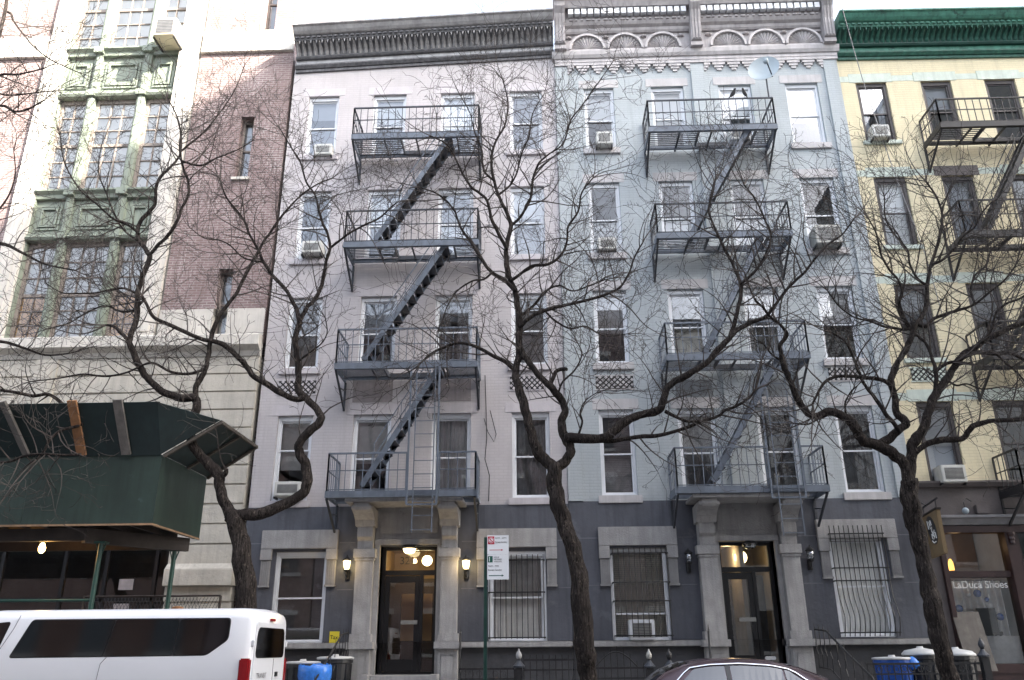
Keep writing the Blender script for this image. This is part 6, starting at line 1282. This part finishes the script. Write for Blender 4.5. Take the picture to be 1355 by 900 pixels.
[[8.37,-4.2,6.99,0.0257],[8.53,-4.16,6.81,0.0221],[8.71,-4.15,6.62,0.0184],[8.95,-4.0,6.39,0.0147]],
[[7.22,-4.4,6.41,0.0221],[7.33,-4.49,6.27,0.0193],[7.53,-4.51,6.29,0.0165],[7.77,-4.56,6.17,0.0138],[8.05,-4.7,6.17,0.011]],
[[4.82,-4.5,5.78,0.0221],[4.53,-4.69,5.59,0.0184],[4.31,-4.8,5.48,0.0147],[4.07,-4.8,5.51,0.011]]],
[[[-11.9,-4.4,0.93,0.1765],[-12.34,-4.42,2.49,0.1618],[-13.04,-4.36,4.55,0.1471],[-13.74,-4.34,6.52,0.1324],[-13.97,-4.4,8.12,0.1176]],
[[-13.97,-4.4,8.12,0.0735],[-13.85,-4.46,9.65,0.0662],[-13.67,-4.58,11.24,0.0588],[-13.37,-4.69,13.12,0.0515],[-13.07,-4.77,14.72,0.0441],[-13.09,-4.77,15.92,0.0368],[-13.26,-4.8,16.93,0.0294]],
[[-13.21,-4.6,15.85,0.0294],[-13.07,-4.57,15.8,0.0268],[-12.94,-4.58,15.56,0.0242],[-12.66,-4.57,15.21,0.0215],[-12.34,-4.51,14.85,0.0189],[-12.03,-4.42,14.61,0.0163],[-11.72,-4.34,14.45,0.0137],[-11.26,-4.3,14.24,0.011]],
[[-13.65,-4.6,11.22,0.0441],[-13.2,-4.78,12.65,0.0382],[-12.48,-4.93,12.92,0.0324],[-12.04,-5.02,12.69,0.0265],[-11.68,-5.08,12.73,0.0206],[-11.3,-5.2,12.86,0.0147]],
[[-13.5,-4.6,11.99,0.0368],[-13.09,-4.71,13.5,0.0324],[-12.8,-4.75,13.88,0.0279],[-12.43,-4.77,13.87,0.0235],[-12.03,-4.86,13.87,0.0191],[-11.61,-5.0,13.86,0.0147]],
[[-13.15,-4.7,13.72,0.0257],[-12.81,-4.6,13.49,0.0221],[-12.46,-4.58,13.45,0.0184],[-11.94,-4.58,13.51,0.0147],[-11.56,-4.5,13.6,0.011]],
[[-13.97,-4.4,8.12,0.0588],[-13.37,-4.48,9.1,0.0515],[-12.58,-4.61,9.55,0.0441],[-11.87,-4.74,9.61,0.0368],[-11.27,-4.83,9.33,0.0294],[-10.72,-4.86,9.05,0.0221],[-10.04,-4.9,8.88,0.0147]],
[[-13.62,-4.4,6.81,0.0515],[-13.06,-4.33,7.47,0.0453],[-12.29,-4.31,7.54,0.0392],[-11.69,-4.29,7.59,0.0331],[-11.22,-4.23,7.47,0.027],[-10.79,-4.11,7.34,0.0208],[-10.38,-4.0,7.4,0.0147]],
[[-12.85,-4.6,9.3,0.0294],[-12.28,-4.74,10.01,0.0248],[-11.9,-4.8,10.66,0.0202],[-11.85,-4.81,11.24,0.0156],[-11.94,-4.9,11.76,0.011]]]]
# ------------------------------------------------------------------ trees
def catmull(P, k):
    out = []; n = len(P)
    for i in range(n-1):
        p0, p1, p2, p3 = [P[max(0, min(n-1, i+d))] for d in (-1, 0, 1, 2)]
        for j in range(k):
            t = j/k; out.append(tuple(.5*((2*b)+(c-a)*t+(2*a-5*b+4*c-d)*t*t+(3*b-a-3*c+d)*t**3) for a, b, c, d in zip(p0, p1, p2, p3)))
    out.append(P[-1]); return out
def grow(mb, rng, p, d, L, r, lvl, stats):
    """one curling shoot and the shoots that leave it"""
    seg = (.15, .12, .10, .09)[lvl]; n = max(3, int(L/seg)); pts = [p]; rad = [r]; kids = []
    curl = Vector((rng.gauss(0, 1), rng.gauss(0, .7), rng.gauss(0, 1))); d = d.normalized()
    for i in range(n):
        curl = (curl*.72+Vector((rng.gauss(0, 1), rng.gauss(0, .8), rng.gauss(0, 1)))*.62)
        d = (d+curl*(.13, .15, .17, .19)[lvl]+Vector((0, 0, .035))).normalized()
        p = p+d*(L/n); pts.append(p); t = (i+1)/n; rad.append(max(.0040, r*(1-.68*t)))
        if lvl < 3 and i > 0 and rng.random() < (.58, .52, .26)[lvl]: kids.append((p, d, t, rad[-1]))
    mb.tube(pts, rad, 4 if lvl == 0 else 3, False); stats[0] += 1
    for q, dd, t, rr in kids:
        s = Vector((rng.gauss(0, 1), rng.gauss(0, .75), rng.gauss(0, 1))); s = (s-dd*s.dot(dd)).normalized()
        nd = dd*.55+s*.95+Vector((0, 0, .12)); grow(mb, rng, q, nd, L*(.72-.24*t)*rng.uniform(.5, 1.15), rr*.66, lvl+1, stats)
    if lvl < 3: grow(mb, rng, pts[-1], d+Vector((rng.gauss(0, .3), rng.gauss(0, .3), rng.gauss(0, .3))), L*.45, rad[-1]*.9, lvl+1, stats)
def tree(limbs, label, seed, dens=1.0):
    rng = random.Random(seed); b = limbs[0][0]; org = (b[0], b[1], .15)
    T = thing('street_tree', org, label, 'tree', 'bare street trees along the kerb'); tw = MB(); st = [0]
    for li, lb in enumerate(limbs):
        P = [tuple(p) for p in lb]
        if li == 0 and P[0][2] > .15: P = [(P[0][0]-.02, P[0][1], .0, P[0][3]*1.15)]+P
        C = catmull(P, 5); big = P[0][3] > .055
        C = [(x, y, z, r*(.9 if r > .06 else 1.0)) for x, y, z, r in C]; ph = rng.random()*6; pts = []; rad = []
        for i, (x, y, z, r) in enumerate(C):
            j = r*.10 if big else r*.12
            pts.append((x+j*math.sin(i*1.3+ph), y+j*math.cos(i*.9+ph), z)); rad.append(max(.004, r*(1+.06*math.sin(i*.31+ph)+.03*rng.uniform(-1, 1))))
        m = MB()
        if li == 0:
            n = 14; m.tube(pts, rad, n)
            for k, v in enumerate(m.v[:n*len(pts)]):
                c = Vector(pts[k//n]); q = Vector(v)-c; a = k % n; f = 1+.08*math.sin(a*2.7+(k//n)*.11+ph)+.05*math.sin(a*5.1+(k//n)*.2)+rng.uniform(-.05, .05); m.v[k] = tuple(c+q*f)
            for _ in range(2):
                i = rng.randrange(4, len(pts)-2); a = rng.uniform(3.3, 6.1); c = Vector(pts[i])+Vector((math.cos(a), math.sin(a)*.8, 0))*rad[i]*.75; rr = rad[i]*rng.uniform(.2, .3)
                m.lathe(c, [(rr*math.sin(math.pi*q/6)+.001, -rr*math.cos(math.pi*q/6)) for q in range(7)], 8)
        else: m.tube(pts, rad, 9 if big else 6)
        if li and big:
            for i in (0,): m.lathe(pts[0], [(rad[0]*1.05*math.sin(math.pi*q/6)+.001, -rad[0]*1.05*math.cos(math.pi*q/6)) for q in range(7)], 9)
        m.build('trunk' if li == 0 else 'limb', 'bark', T, smooth=True)
        # shoots
        acc = 0; L = 0
        for i in range(1, len(pts)):
            a, c = Vector(pts[i-1]), Vector(pts[i]); s = (c-a).length; acc += s; L += s; r = rad[i]
            if r > .085 or li == 0: acc = 0; continue
            step = (.150 if r < .03 else .24)/dens
            while acc > step:
                acc -= step; d = (c-a).normalized(); q = Vector((rng.gauss(0, 1), rng.gauss(0, .8), rng.gauss(0, 1))); q = (q-d*q.dot(d)).normalized()
                ln = rng.uniform(.5, 1.4)*(1.0 if r < .03 else .75)*(1 if rng.random() > .12 else 1.5)
                grow(tw, rng, c+q*r*.5, d*.5+q+Vector((0, 0, .30)), ln, min(r*.62, .017), 1 if r > .045 and rng.random() < .5 else 0, st)
        if P[-1][3] < .03:
            d = (Vector(pts[-1])-Vector(pts[-4])).normalized()
            for _ in range(3): grow(tw, rng, Vector(pts[-1]), d+Vector((rng.gauss(0, .45), rng.gauss(0, .4), rng.gauss(0, .45))), rng.uniform(.7, 1.4), P[-1][3]*.8, 0, st)
    tw.build('crown', 'twig', T); print(label, 'shoots', st[0], 'faces', len(tw.f))
tree(TREES[0], 'bare tree with an S-bent limb growing between the green shed and pink front', 11)
tree(TREES[1], 'bare twin-limbed tree before the seam of the pink and teal fronts', 12)
tree(TREES[2], 'bare tree growing before the shoe shop with wide crooked limbs', 13)
tree(TREES[3], 'bare tree at the far left, only its outer twigs reaching into view', 14, .7)
